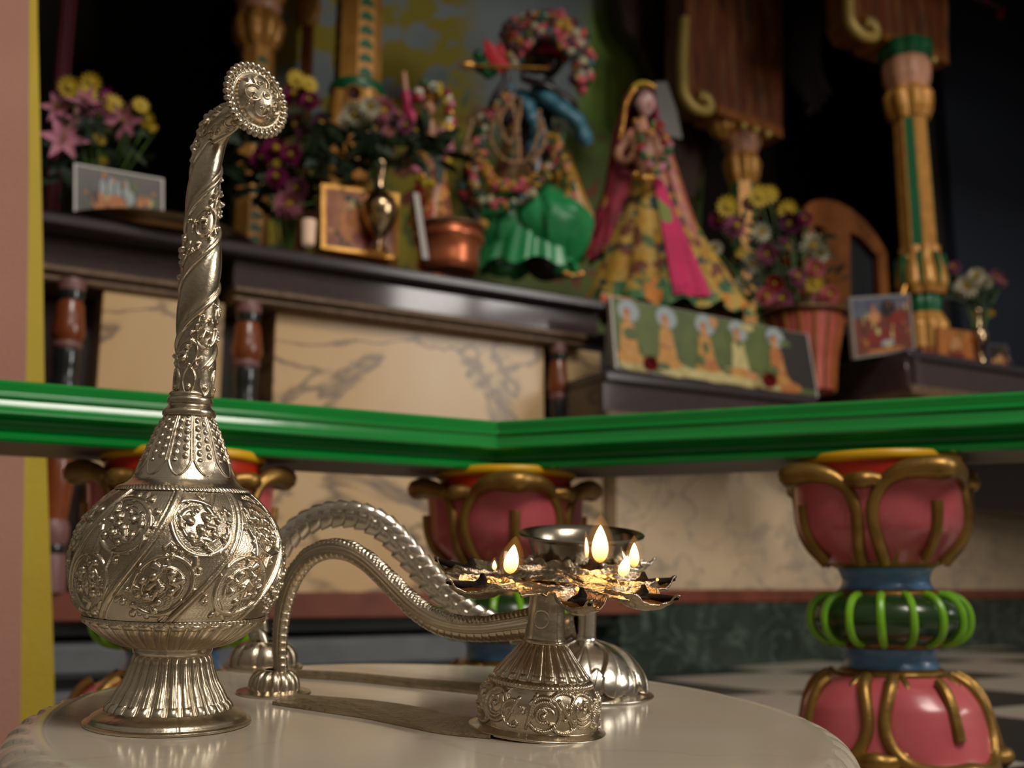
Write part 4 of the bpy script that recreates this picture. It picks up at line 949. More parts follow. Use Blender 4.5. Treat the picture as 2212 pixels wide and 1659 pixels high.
# ================================================================ altar surroundings
def mural():
    m = bpy.data.materials.new('painted_mural'); m.use_nodes = True; t = m.node_tree; b = t.nodes['Principled BSDF']; b.inputs['Roughness'].default_value = .8
    tc = t.nodes.new('ShaderNodeTexCoord'); sp = t.nodes.new('ShaderNodeSeparateXYZ'); t.links.new(tc.outputs['UV'], sp.inputs[0])
    n = t.nodes.new('ShaderNodeTexNoise'); n.inputs['Scale'].default_value = 7; n.inputs['Detail'].default_value = 5; t.links.new(tc.outputs['UV'], n.inputs['Vector'])
    def math_(op, a, b_):
        q = t.nodes.new('ShaderNodeMath'); q.operation = op
        for i, v in enumerate((a, b_)):
            if isinstance(v, (int, float)): q.inputs[i].default_value = v
            else: t.links.new(v, q.inputs[i])
        return q.outputs[0]
    def ramp(v, p0, p1, c0=(0, 0, 0), c1=(1, 1, 1)):
        r = t.nodes.new('ShaderNodeValToRGB'); r.color_ramp.elements[0].position = p0; r.color_ramp.elements[1].position = p1; r.color_ramp.elements[0].color = (*c0, 1); r.color_ramp.elements[1].color = (*c1, 1); t.links.new(v, r.inputs[0]); return r.outputs[0]
    def mix(f, a, c):
        q = t.nodes.new('ShaderNodeMix'); q.data_type = 'RGBA'; t.links.new(f, q.inputs[0]); t.links.new(a, q.inputs[6])
        if isinstance(c, tuple): q.inputs[7].default_value = (*c, 1)
        else: t.links.new(c, q.inputs[7])
        return q.outputs[2]
    sky = ramp(n.outputs['Fac'], .3, .7, rgb(138, 148, 152), rgb(160, 172, 178))
    ux = math_('ADD', sp.outputs[0], math_('MULTIPLY', math_('SUBTRACT', n.outputs['Fac'], .5), .30))
    g = ramp(ux, .60, .66); grc = ramp(n.outputs['Fac'], .38, .64, rgb(160, 182, 76), rgb(96, 138, 60)); c = mix(g, sky, grc)
    g2 = ramp(math_('SUBTRACT', math_('ADD', .42, 0), math_('ADD', sp.outputs[1], math_('MULTIPLY', math_('SUBTRACT', n.outputs['Fac'], .5), .5))), 0, .08); c = mix(g2, c, rgb(96, 110, 56))
    n2 = t.nodes.new('ShaderNodeTexNoise'); n2.inputs['Scale'].default_value = 14; n2.inputs['Detail'].default_value = 3; t.links.new(tc.outputs['UV'], n2.inputs['Vector'])
    lf = math_('MULTIPLY', ramp(n2.outputs['Fac'], .44, .50), ramp(sp.outputs[0], .36, .42, (1, 1, 1), (0, 0, 0))); c = mix(lf, c, rgb(166, 150, 50))
    br_ = math_('MULTIPLY', ramp(n2.outputs['Fac'], .60, .63), ramp(sp.outputs[1], .3, .5, (1, 1, 1), (0, 0, 0))); c = mix(br_, c, rgb(130, 70, 56))
    t.links.new(c, b.inputs['Base Color']); return m
def plane_px(name, pts, w, mt, thick=.01, uv=True):
    P = [AW(x, y, w) for x, y in pts]; m = MB(); m.poly(P, -AN, thick)
    return m, P
wM = -.72
mu = bpy.data.meshes.new('mural_panel'); P = [AW(x, y, wM) for x, y in ((555, 720), (1500, 720), (1560, -260), (500, -260))]
# a flat painted board, thin box with its picture mapped over the front
V = [tuple(p) for p in P] + [tuple(p - AN * .015) for p in P]
mu.from_pydata(V, [], [(0, 1, 2, 3), (7, 6, 5, 4), (0, 4, 5, 1), (1, 5, 6, 2), (2, 6, 7, 3), (3, 7, 4, 0)])
uvl = mu.uv_layers.new(name='UVMap'); q = [(0, 0), (1, 0), (1, 1), (0, 1)]
for pl in mu.polygons:
    for k, li in enumerate(pl.loop_indices): uvl.data[li].uv = q[mu.loops[li].vertex_index % 4]
mu.materials.append(mural()); o = bpy.data.objects.new('mural_panel', mu); COL.objects.link(o); tag(o, 'painted backdrop of grey sky, yellow leaves and green trees behind the statues', 'painting')
sbox('wall_back', -3.2, 5.6, .87, 3.0, -1.45, -1.35, DARKW)
sbox('wall_left', -2.4, -2.3, 0, 3.0, -1.4, .2, DARKW)
sbox('ceiling', -3.2, 5.6, 2.8, 2.9, -1.5, .5, DARKW); sbox('trim_shade_header', -3.2, 5.6, 2.06, 2.8, .42, .5, DARKW)  # front header is unseen, added to keep the high light off the upper altar
a0 = acol(2085, -.45, 1.0); m = MB(); abox(m, a0, 5.6, .87, 2.8, -.55, -.45); struct(m.build('wall_navy', NAVY, loc=tuple(apt(a0, 0, -.5))))
sbox('trim_10', a0 - .10, a0 - .0, ZC, 2.79, -.6, -.5, DARKW)
# ================================================================ things on the altar
def onctr(x, w, z=ZC):
    y = 560
    for _ in range(8): P = AW(x, y, w); y = prj(Vector((P.x, P.y, z)))[1]
    return Vector((P.x, P.y, z))
def zat(P, y): return zof(y, P.y)
def ms(P): return dep(P) / FPX      # metres per pixel there
# ---- blossoms (prototype meshes are copied for every flower)
def petal_mesh(kind, c1, c2):
    m = MB()
    def pet(a, L, Wd, lift, curl, mi=0, n=7, tip=.6):
        b = np.linspace(0, 1, n); A = []
        for t in b:
            w = Wd * math.sin(PI * min(1, t ** tip * .93 + .04)); zz = lift * t + curl * t * t
            A.append([(L * t * math.cos(a) - s * w * math.sin(a), L * t * math.sin(a) + s * w * math.cos(a), zz - .25 * w * (1 - abs(s))) for s in (-1, -.5, 0, .5, 1)])
        m.grid(np.array(A), mi)
    if kind == 'lily':
        for k in range(6): pet(k * PI / 3, 1.0, .22, .25, .05 if k % 2 else -.15)
        for k in range(5): m.tube([(0, 0, 0), (.15 * math.cos(k * 1.26), .15 * math.sin(k * 1.26), .4)], .025, 5, 1)
    elif kind == 'daisy':
        for k in range(13): pet(k * 2 * PI / 13, 1.0, .2, .12, 0, tip=.8)
        m.ell((0, 0, .08), (.3, .3, .16), mi=1, n=10, k=6)
    else:
        for r in range(5):
            q = 14 - 2 * r
            for k in range(q): pet(k * 2 * PI / q + r * .4, 1.0 - .15 * r, .22 - .02 * r, .15 + .22 * r, .12)
        m.ell((0, 0, .5), (.28, .28, .3), mi=1, n=10, k=6)
    me = m.build('blossom', [c1, c2]); d = me.data; bpy.data.objects.remove(me); return d
FP = {}
def fl(kind, c, cc=None):
    k = (kind, c, cc)
    if k not in FP:
        a = mat('petal_%s' % c, rgb(*PC[c]), .6, 0, rgb(*[int(v * .8) for v in PC[c]]), 20); b = mat('petal_%s' % (cc or 'yellow'), rgb(*PC[cc or 'yellow']), .6)
        FP[k] = petal_mesh(kind, a, b)
    return FP[k]
PC = dict(pink=(206, 128, 150), magenta=(150, 30, 96), yellow=(184, 154, 30), white=(226, 220, 196), mauve=(168, 92, 124), purple=(110, 40, 84), red=(150, 20, 30), orange=(200, 110, 30), rose=(210, 110, 120))
def bouquet(name, label, cat, P, spec, stems_to, leaf_r, leaf_n=60, seed=1, leafc=None, leafmat=LEAF2):
    """spec: (kind, colour, x, y, radius px); depths spread round P"""
    root = thing(name, label, cat, tuple(P)); rr = random.Random(seed); base = Vector(stems_to); s = ms(P)
    sm = MB()
    for kind, c, x, y, r in spec:
        dd = rr.uniform(-.05, .03); q = atd(x, y, P.y + dd)
        o = bpy.data.objects.new('blossom', fl(kind, c, 'magenta' if c == 'yellow' and kind == 'lily' else None)); COL.objects.link(o); o.parent = root
        o.location = q - Vector(P); f = (CP - q).normalized() + Vector((rr.uniform(-.5, .5), rr.uniform(-.3, .2), rr.uniform(-.2, .6)))
        o.rotation_euler = f.to_track_quat('Z', 'Y').to_euler(); k = r * dep(q) / FPX; o.scale = (k, k, k)
        mid = (q + base) / 2 + Vector((0, .01, .02)); sm.tube([tuple(base), tuple(mid), tuple(q - f.normalized() * .008)], .0022, 5)
    sm.build('stems', STEMM, root)
    cx, cy, rx, ry = leafc; lm = MB()
    for i in range(leaf_n):
        a = rr.uniform(0, 2 * PI); u = math.sqrt(rr.random()); q = atd(cx + rx * u * math.cos(a), cy + ry * u * math.sin(a), P.y + rr.uniform(-.03, .07))
        d = Vector((rr.uniform(-1, 1), rr.uniform(-.6, .3), rr.uniform(-.6, 1))).normalized(); L = leaf_r * rr.uniform(.6, 1.3); sd = d.cross(Vector((rr.uniform(-1, 1), rr.uniform(-1, 1), rr.uniform(-1, 1)))).normalized()
        A = [[tuple(q + d * L * t + sd * (e_ * L * .18 * math.sin(PI * (t * .92 + .04))) + Vector((0, 0, -.2 * L * t * t))) for e_ in (-1, 0, 1)] for t in np.linspace(0, 1, 6)]
        lm.grid(np.array(A))
    lm.build('leaves', leafmat, root)
    return root
def vase(parent, P, rows, mt, name='vase_body', n=36):
    """rows (photo row, half width px)"""
    z = [zat(P, y) for y, _ in rows]; r = [h * ms(P) for _, h in rows]
    q = np.linspace(0, 1, 40); t = np.linspace(0, 1, len(rows))
    return MB().lathe(np.column_stack([np.maximum(spl(q, t, np.array(r)), 1e-4), spl(q, t, np.array(z))]), n, (P.x, P.y, 0)).build(name, mt, parent)
def clampz(rows, P, z0=ZC):   # let the last row end on the surface
    return rows
# left bouquet of lilies
P = onctr(190, -.20); 
b = bouquet('flower_bouquet', 'pink lilies with yellow daisies above the small framed picture at left', 'flowers', P,
    [('lily', 'pink', 138, 300, 52), ('lily', 'pink', 128, 232, 40), ('daisy', 'yellow', 150, 188, 26), ('daisy', 'yellow', 196, 178, 24), ('daisy', 'yellow', 188, 206, 26), ('lily', 'mauve', 218, 250, 42), ('lily', 'pink', 272, 262, 44), ('daisy', 'yellow', 245, 226, 26), ('daisy', 'yellow', 304, 228, 20), ('daisy', 'yellow', 318, 258, 20), ('lily', 'magenta', 236, 262, 34), ('lily', 'pink', 182, 218, 36), ('daisy', 'yellow', 215, 300, 16), ('daisy', 'yellow', 222, 350, 14), ('lily', 'pink', 170, 262, 36), ('lily', 'magenta', 232, 205, 18), ('daisy', 'yellow', 332, 278, 12)],
    P + Vector((0, .02, .06)), .06, 70, 3, (200, 330, 110, 100))
vase(b, P, [(400, 26), (405, 30), (430, 22), (470, 20), (500, 34), (530, 36), (560, 20)], mat('dark_vase', rgb(50, 34, 34), .3), 'vase')
def frame_pic(label, corners, P, thick, fm, border, name='framed_picture', w=None, tilt=0, group=None):
    """corners in photo px (tl, tr, br, bl) put on a vertical altar-parallel plane through P"""
    wv = (P - AO).dot(AN); C = [AW(x, y, wv) for x, y in corners]
    n = (C[1] - C[0]).cross(C[3] - C[0]).normalized(); n = n if n.y < 0 else -n
    root = thing(name, label, 'picture', tuple((C[2] + C[3]) / 2))
    ctr = sum(C, Vector()) / 4; inn = [c + (ctr - c).normalized() * border * 1.414 for c in C]
    m = MB()
    for i in range(4):
        j = (i + 1) % 4; m.poly([C[i], C[j], inn[j], inn[i]], -n * 1, thick)
    m.build('frame', fm, root, smooth=False)
    return root, C, inn, n
def flat_shapes(parent, name, shapes, C, n, h=.0012):
    """shapes: list of (material, [uv points]) lying on the picture surface, uv in the quad C (tl,tr,br,bl)"""
    def pt(u, v): return C[0] * (1 - u) * (1 - v) + C[1] * u * (1 - v) + C[2] * u * v + C[3] * (1 - u) * v
    ms_ = []; m = MB()
    for k, (mt, pts) in enumerate(shapes):
        if mt not in ms_: ms_.append(mt)
        P_ = [pt(u, v) + n * (.0003 + .00005 * k) for u, v in pts]; m.poly(P_, n * 1, .0003, ms_.index(mt))
    return m.build(name, ms_, parent, smooth=False)
def eluv(cx, cy, rx, ry, k=16): return [(cx + rx * math.cos(2 * PI * i / k), cy + ry * math.sin(2 * PI * i / k)) for i in range(k)]
def pic(parent, inn, n, base, shapes):
    m = MB(); m.poly([c for c in inn], -n, .006); m.build('picture_board', base, parent, smooth=False)
    if shapes:
        rr = random.Random(len(shapes)); pal = [INKG, INKD, base, INKO, YR_, base, INKS]
        nz = [(pal[rr.randrange(7)], eluv(rr.uniform(.06, .94), rr.uniform(.08, .92), rr.uniform(.01, .04), rr.uniform(.03, .10), 9)) for _ in range(34)]
        flat_shapes(parent, 'printed_image', nz[:17] + shapes + nz[17:], inn, n)
YR_ = mat('robe_cream', rgb(206, 190, 130), .5, 0, rgb(176, 160, 96), 40)
PLX = mat('grey_print', rgb(66, 62, 56), .35, 0, rgb(74, 70, 64), 20); LGREY = mat('pale_frame', rgb(206, 200, 196), .4); INKO = mat('print_orange', rgb(190, 120, 60), .5, 0, rgb(160, 90, 40), 60); INKW = mat('print_white', rgb(156, 166, 164), .5, 0, rgb(150, 160, 170), 50)
INKR = mat('print_red', rgb(140, 44, 34), .5, 0, rgb(100, 40, 34), 60); INKG = mat('print_green', rgb(96, 108, 48), .5, 0, rgb(60, 76, 40), 14, .5); INKS = mat('print_skin', rgb(200, 140, 90), .5); INKD = mat('print_dark', rgb(40, 32, 30), .5); INKB = mat('print_blue', rgb(96, 98, 116), .5, 0, rgb(66, 68, 86), 30)
P = onctr(255, -.13)
r, C, inn, n = frame_pic('small wide picture in a thin pale frame, standing at left behind the round tray', [(160, 352), (354, 386), (354, 520), (160, 500)], P, .012, LGREY, .004)
pic(r, inn, n, PLX, [(INKW, eluv(.30 + .09 * i, .30 - .03 * (i % 2), .035, .16)) for i in range(4)] + [(INKO, eluv(.26, .52, .09, .15)), (INKO, eluv(.45, .5, .12, .12)), (INKO, eluv(.78, .45, .08, .14)), (INKD, eluv(.22, .45, .03, .12)), (INKW, eluv(.62, .40, .05, .12))])
# round tray on the counter
P = onctr(330, -.10); tr = MB(); R = 215 * ms(P)
tr.lathe([(.001, .004), (R * .80, .004), (R * .9, .008), (R * .97, .018), (R, .020), (R * .99, .015), (R * .9, .0), (.001, .0)], 64, tuple(P))
tag(tr.build('round_tray', mat('old_silver_tray', rgb(130, 112, 90), .3, 1.0, rgb(100, 82, 64), 20), loc=tuple(P)), 'large shallow round metal tray lying on the left counter', 'tray')
# gold columns
def shaft_mat(): return COLG
def column(name, label, P, z0, z1, r0, r1, label_parts=None, chevrons=True, rot=0.0, faces=8, group=None, k=1):
    root = thing(name, label, 'column', (P.x, P.y, z0)); c = (P.x, P.y, 0)
    MB().lathe([(r0, z0), (r1, z1)], faces, c, th0=rot, th1=rot + 2 * PI).build('shaft', COLG, root, smooth=False)
    # green chevron bands on alternate faces
    m = MB(); h = r0 * .64; nb = int((z1 - z0) / h)
    for f in range(0, faces, 2):
        a = rot + (f + .5) * 2 * PI / faces; ca = math.cos(PI / faces)
        for i in range(nb):
            z = z0 + (i + .5) * h; t = (z - z0) / (z1 - z0); R_ = (r0 + (r1 - r0) * t) * ca + .0004; N_ = Vector((math.sin(a), -math.cos(a), 0)); X = Vector((math.cos(a), math.sin(a), 0)); o = Vector((P.x, P.y, z)) + N_ * R_
            w = R_ * .36; 
            if chevrons: m.poly([o - X * w + Vector((0, 0, -h * .30)), o + X * w + Vector((0, 0, -h * .30)), o + X * w * .8 + Vector((0, 0, h * .1)), o + Vector((0, 0, h * .38)), o - X * w * .8 + Vector((0, 0, h * .1))], N_, .0008)
            else: m.poly([o - X * w * .8 + Vector((0, 0, -h * .52)), o + X * w * .8 + Vector((0, 0, -h * .52)), o + X * w * .8 + Vector((0, 0, h * .52)), o - X * w * .8 + Vector((0, 0, h * .52))], N_, .0008)
    m.build('green_motif', CGREEN, root)
    return root
def bell(parent, P, rows, mt, name, k=8, amp=.12):
    """lobed turned piece (petalled capitals and bases): rows (z, r)"""
    nu = 96; th = np.arange(nu) * 2 * PI / nu; z = np.linspace(rows[0][0], rows[-1][0], 30); r = np.interp(z, [q[0] for q in rows], [q[1] for q in rows]) if rows[0][0] < rows[-1][0] else None
    T, Z = np.meshgrid(th, z); R_ = np.repeat(np.array(r)[:, None], nu, 1) * (1 + amp * np.abs(np.cos(T * k / 2)) - amp)
    m = MB(); m.grid(np.stack([P.x + R_ * np.sin(T), P.y - R_ * np.cos(T), Z], -1), closed_u=True); return m.build(name, mt, parent)
# front left column (with its flared base)
P = onctr(757, -.42); s = ms(P); zb, zt = zat(P, 190), zat(P, -420)
c1 = column('gold_column', 'thick gold column with green chevrons above the pink and white flowers', P, zb, zt, 53 * s, 51 * s, rot=.12)
bell(c1, P, [(zat(P, 340), 78 * s), (zat(P, 300), 74 * s), (zat(P, 240), 66 * s), (zat(P, 205), 60 * s), (zb, 54 * s)], COLG, 'lobed_base', 8, .10)
MB().lathe([(60 * s, zat(P, 212)), (64 * s, zat(P, 200)), (60 * s, zb)], 32, (P.x, P.y, 0)).build('green_ring', CGREEN, c1)
bell(c1, P, [(ZC, 100 * s), (ZC + .06, 96 * s), (zat(P, 420), 70 * s), (zat(P, 360), 90 * s), (zat(P, 335), 78 * s)], COLG, 'lobed_foot', 8, .10)
# rear left column
P = onctr(528, -.62); s = ms(P)
c2 = column('gold_column', 'slimmer shadowed gold column behind the sprinkler rose head', P, ZC, zat(P, 108), 44 * s, 38 * s, rot=.2)
bell(c2, P, [(zat(P, 110), 40 * s), (zat(P, 92), 56 * s), (zat(P, 60), 62 * s), (zat(P, 30), 46 * s), (zat(P, 16), 44 * s), (zat(P, 0), 60 * s), (zat(P, -40), 70 * s), (zat(P, -80), 40 * s)], COLG, 'lobed_capital', 8, .16)
MB().lathe([(46 * s, zat(P, 34)), (52 * s, zat(P, 20)), (46 * s, zat(P, 8))], 32, (P.x, P.y, 0)).build('peach_ring', PEACH, c2)
# small shaded wall post beside it
P = onctr(640, -.66); s = ms(P)
c3 = thing('gold_column', 'dim capital fragment between the two left gold columns', 'column', tuple(P))
bell(c3, P, [(zat(P, 60), 14 * s), (zat(P, 40), 24 * s), (zat(P, 10), 30 * s), (zat(P, -30), 20 * s), (zat(P, -120), 18 * s)], COLG, 'lobed_capital', 6, .16)
m = MB(); m.box((P.x, P.y, (ZC + zat(P, 60)) / 2), (.03, .03, zat(P, 60) - ZC)); m.build('post', WOOD, c3)
# magenta bouquet in the middle left
P = onctr(610, -.30)
bouquet('flower_bouquet', 'magenta and yellow flowers right of the sprinkler spout, with pink blooms low down', 'flowers', P,
    [('mum', 'magenta', 590, 330, 34), ('mum', 'magenta', 560, 345, 26), ('mum', 'magenta', 612, 352, 30), ('mum', 'magenta', 632, 338, 28), ('mum', 'magenta', 600, 388, 28), ('mum', 'mauve', 642, 268, 30), ('mum', 'magenta', 640, 210, 32), ('mum', 'magenta', 672, 222, 24), ('daisy', 'yellow', 640, 172, 24), ('daisy', 'yellow', 668, 182, 22), ('daisy', 'yellow', 650, 355, 14), ('mum', 'mauve', 645, 412, 30), ('mum', 'pink', 622, 442, 36), ('daisy', 'yellow', 646, 446, 14), ('mum', 'mauve', 600, 300, 24), ('mum', 'purple', 660, 300, 26), ('daisy', 'yellow', 598, 352, 10), ('mum', 'purple', 690, 270, 22)],
    P + Vector((0, .02, .05)), .07, 150, 5, (610, 350, 120, 130))
# silver vase of white and pink flowers
P = onctr(816, -.055); s = ms(P)
b = bouquet('flower_bouquet', 'white and pink blooms with dark foliage spilling from the tall silver vase', 'flowers', P + Vector((0, 0, 0)),
    [('mum', 'white', 770, 245, 32), ('mum', 'white', 752, 262, 24), ('mum', 'white', 800, 232, 26), ('mum', 'pink', 822, 240, 36), ('mum', 'pink', 850, 262, 24), ('mum', 'purple', 768, 200, 18), ('mum', 'mauve', 880, 275, 22), ('mum', 'pink', 838, 285, 16), ('daisy', 'yellow', 845, 292, 12), ('mum', 'white', 785, 262, 22), ('mum', 'pink', 640, 440, 1), ('mum', 'mauve', 862, 250, 16)],
    P + Vector((0, 0, .16)), .06, 190, 7, (830, 318, 150, 46))
vz = thing('silver_vase', 'tall slender polished silver vase before the gold picture frame', 'vase', tuple(P))
vase(vz, P, [(348, 12), (352, 17), (362, 15), (380, 11), (405, 12), (418, 20), (432, 33), (450, 40), (475, 36), (500, 22), (518, 9), (526, 8), (536, 18), (548, 26)], mat('vase_silver', rgb(190, 165, 130), .2, 1.0, rgb(160, 130, 100), 10))
# gold frame picture
P = onctr(775, -.085)
r, C, inn, n = frame_pic('gold framed orange picture standing behind the tall silver vase', [(694, 396), (862, 418), (862, 560), (694, 536)], P, .014, GOLD_B, .009)
pic(r, inn, n, mat('brown_print', rgb(130, 66, 40), .3, 0, rgb(176, 116, 66), 18, .5), [(INKO, eluv(.35, .6, .16, .3)), (INKS, eluv(.35, .25, .08, .10)), (INKD, eluv(.35, .14, .09, .07)), (INKO, eluv(.75, .65, .12, .25)), (INKR, eluv(.55, .8, .2, .12))])
# arch top of a carved board behind it
P = onctr(778, -.14); m = MB(); C0 = P; pts = [P + AU * (.09 * math.cos(t)) + Vector((0, 0, .21 + .05 * math.sin(t))) for t in np.linspace(0, PI, 17)]; pts = [P + AU * .09] + pts + [P - AU * .09]
m.poly(pts, -AN, .012); tag(m.build('carved_board', GOLD_B, loc=tuple(P)), 'arched carved gilt board peeking over the gold framed picture', 'board')
# small lit votive glass
P = onctr(664, -.05); s = ms(P); v = thing('votive_cup', 'small pale glowing votive cup left of the gold frame', 'candle', tuple(P))
vase(v, P, [(476, 15), (480, 16), (500, 15), (524, 14), (530, 12)], mat('votive_white', rgb(240, 200, 170), .4, emit=(1, .7, .45), estr=.12), 'cup')
m = MB(); m.lathe([(.001, zat(P, 478)), (11 * s, zat(P, 478)), (11 * s, zat(P, 482)), (.001, zat(P, 482))], 20, (P.x, P.y, 0)); m.build('wax', LGREY, v)
# picture seen nearly edge on
P = onctr(912, -.01); 
e = thing('framed_picture', 'thin white picture frame turned edge-on before the gilt basket', 'picture', tuple(P)); q = [atd(893, 416, P.y), atd(903, 416, P.y), atd(925, 559, P.y), atd(913, 559, P.y)]
m = MB(); m.poly(q, Vector((.25, .97, 0)), .006); m.build('frame', LGREY, e, smooth=False)
m = MB(); m.poly([q[0] + Vector((-.0, .01, 0)), q[0] + Vector((.012, .12, -.01)), q[3] + Vector((.012, .12, 0)), q[3] + Vector((0, .01, 0))], Vector((1, 0, 0)), .003); m.build('picture_board', INKD, e, smooth=False)
# gilt bowls
def bowl(label, P, rows, mt, rimy, rimr, group=None, stripes=None):
    t = thing('offering_bowl', label, 'bowl', tuple(P)); vase(t, P, rows, mt, 'bowl_body'); s = ms(P)
    z = zat(P, rimy); m = MB(); m.lathe([(rimr * .70 * s, z - .004), (rimr * s, z), (rimr * 1.02 * s, z + .004), (rimr * s, z + .007), (rimr * .72 * s, z + .002)], 48, (P.x, P.y, 0)); m.build('rim', mat('pale_metal_rim', rgb(206, 170, 130), .25, .9), t)
    if stripes:
        m = MB()
        for k in range(stripes):
            a = 2 * PI * k / stripes; pts = []
            for y, h in rows: pts.append((P.x + (h + 1) * s * math.sin(a), P.y - (h + 1) * s * math.cos(a), zat(P, y)))
            m.tube(pts, 3.2 * s, 6)
        m.build('gold_stripes', GOLD_B, t)
    return t
COPPER = mat('copper_pot', rgb(206, 120, 80), .3, .7, rgb(160, 80, 50), 14)
ROSEPOT = mat('rose_pot', rgb(196, 98, 84), .45, .1, rgb(170, 76, 66), 14)
P = onctr(968, -.10)
bowl('wide gilt copper bowl before the small dressed statue', P, [(505, 74), (520, 78), (535, 70), (555, 66), (575, 66), (590, 60)], COPPER, 500, 80)
m = MB(); q = atd(990, 492, P.y - .02); 
for k in range(5): m.ell(q + Vector((.012 * math.cos(k * 1.3), 0, .012 * math.sin(k * 1.3))), .012, n=10, k=8)
tag(m.build('jasmine_cluster', mat('cream_petals', rgb(226, 214, 170), .6), loc=tuple(q)), 'small cluster of cream petals on the copper bowl', 'flowers')

# ---- dressed statues
def ell2(m, c, r, mi=0, R=None, n=16, k=12): m.ell(c, r, R, mi, n, k)
def head(parent, c, r, f, skin, eye=True, tilt=0.0, dark=False):
    """c centre, r half height, f facing direction"""
    f = Vector(f).normalized(); x = Vector((0, 0, 1)).cross(f).normalized(); u = f.cross(x); R = Matrix((x, f, u)).transposed()
    R = R @ Matrix.Rotation(tilt, 3, 'Y')
    def sh(V):
        V = V.copy(); z = V[:, 2]; V[:, 0] *= 1 - .22 * np.clip(-z, 0, 1) ** 1.5; V[:, 1] *= 1 - .08 * np.clip(-z, 0, 1); return V
    m = MB(); m.ell(c, (.74 * r, .84 * r, r), R, n=24, k=18, fn=sh)
    T = lambda a, b, d: c + R @ Vector((a * r, b * r, d * r))
    m.tube([tuple(T(0, .78, .18)), tuple(T(0, .93, -.02)), tuple(T(0, .98, -.14)), tuple(T(0, .84, -.20))], [.05 * r, .08 * r, .12 * r, .08 * r], 8)
    for s in (-1, 1): m.ell(T(.74 * s, .0, -.05), (.07 * r, .13 * r, .2 * r), R, n=10, k=8)
    h = m.build('face', skin, parent)
    if eye:
        m = MB(); w = 'eye'
        for s in (-1, 1): m.ell(T(.29 * s, .70, .10), (.16 * r, .09 * r, .085 * r), R, 0, 12, 8); m.ell(T(.29 * s, .77, .10), (.06 * r, .05 * r, .06 * r), R, 1, 8, 6); m.tube([tuple(T(.12 * s, .80, .26)), tuple(T(.3 * s, .78, .34)), tuple(T(.48 * s, .64, .28))], .025 * r, 6, 1)
        m.build('eyes', [mat('statue_eye_white', rgb(235, 225, 215), .3), mat('statue_black', rgb(18, 14, 14), .4)], h)
        m = MB(); m.ell(T(0, .74, -.42), (.20 * r, .10 * r, .07 * r), R, n=12, k=8); m.build('lips', mat('statue_lips', rgb(176, 50, 50), .4), h)
    return h, T, R
def body(parent, name, limbs, mt, vox):
    m = MB()
    for pts, rad in limbs: 
        p = catm(np.array([tuple(q) for q in pts]), 24) if len(pts) > 2 else np.array([tuple(q) for q in pts]); r = np.interp(np.linspace(0, 1, len(p)), np.linspace(0, 1, len(rad)), rad); m.tube(p, r, 12); m.ell(tuple(p[0]), float(r[0]), n=12, k=8); m.ell(tuple(p[-1]), float(r[-1]), n=12, k=8)
    o = m.build(name, mt, parent); md = o.modifiers.new('remesh', 'REMESH'); md.mode = 'VOXEL'; md.voxel_size = vox; md.use_smooth_shade = True
    sm = o.modifiers.new('smooth', 'SMOOTH'); sm.iterations = 4; sm.factor = .5
    return o
def hand(c, d, up, L):
    """palm, four unequal curled fingers and a side thumb as limb chains"""
    d = Vector(d).normalized(); up = Vector(up); up = (up - d * up.dot(d)).normalized(); sd = d.cross(up); out = [([c, c + d * L * .45], [.2 * L, .24 * L])]
    for i, l in enumerate((.42, .52, .50, .38)):
        b = c + d * L * .5 + sd * L * (.24 - .16 * i); out.append(([b, b + d * L * l * .6, b + d * L * l - up * L * .12], [.085 * L, .08 * L, .06 * L]))
    b = c + d * L * .12 + sd * L * .2; out.append(([b, b + (d + sd).normalized() * L * .3, b + (d * 1.4 + sd * .6).normalized() * L * .45], [.10 * L, .09 * L, .07 * L])); return out
def skirt(parent, name, top, bot, rt, rb, mt, folds=14, amp=.07, sq=1.0, seed=0, curve=1.25, facing=None, n=128, nv=40):
    """flared folded cloth from top ring to bottom ring (centres), elliptical"""
    t = np.linspace(0, 1, nv)[:, None]; th = np.linspace(0, 2 * PI, n, endpoint=False)[None]
    R_ = rt + (rb - rt) * t ** curve; f = 1 + amp * t * (np.sin(th * folds + seed) + .5 * np.sin(th * (folds * 2 + 1) + seed * 2 + 2 * t))
    c = np.array(tuple(top))[None, None] * (1 - t[..., None]) + np.array(tuple(bot))[None, None] * t[..., None]
    A = c + np.stack([R_ * f * np.sin(th), -R_ * f * np.cos(th) * sq, 0 * R_ * f + .012 * t * np.sin(th * folds)], -1)
    m = MB(); m.grid(A, closed_u=True); return m.build(name, mt, parent)
def garland(parent, name, pts, r, mts, n=40, seed=0, k=1):
    p = catm(np.array([tuple(q) for q in pts]), n); rr = random.Random(seed); m = MB()
    for i, q in enumerate(p):
        q = q + np.array([rr.uniform(-1, 1), rr.uniform(-.6, .3), rr.uniform(-1, 1)]) * r * (.75 if 'flower' in name or 'spray' in name else .1)
        m.ell(tuple(q), (r * rr.uniform(.85, 1.25), r * rr.uniform(.85, 1.25), r * rr.uniform(.8, 1.2)), None, rr.randrange(len(mts)), 8, 6)
    return m.build(name, mts, parent)
GSILK = mat('green_silk', rgb(36, 148, 84), .34, 0, rgb(20, 100, 56), 9, .6, spec=.7)
BSILK = mat('blue_silk', rgb(66, 118, 134), .4, 0, rgb(44, 92, 112), 10)
YSARI = cloth('yellow_sari', [rgb(180, 140, 50), rgb(166, 124, 40), rgb(186, 148, 64), rgb(70, 96, 46), rgb(176, 130, 40), rgb(110, 60, 40), rgb(40, 60, 60), rgb(170, 136, 60)], 38)
GSARI = cloth('green_gold_border', [rgb(74, 120, 74), rgb(180, 150, 70), rgb(50, 96, 60), rgb(196, 120, 40)], 34)
PSARI = mat('pink_silk', rgb(206, 30, 96), .45, 0, rgb(170, 22, 78), 12)
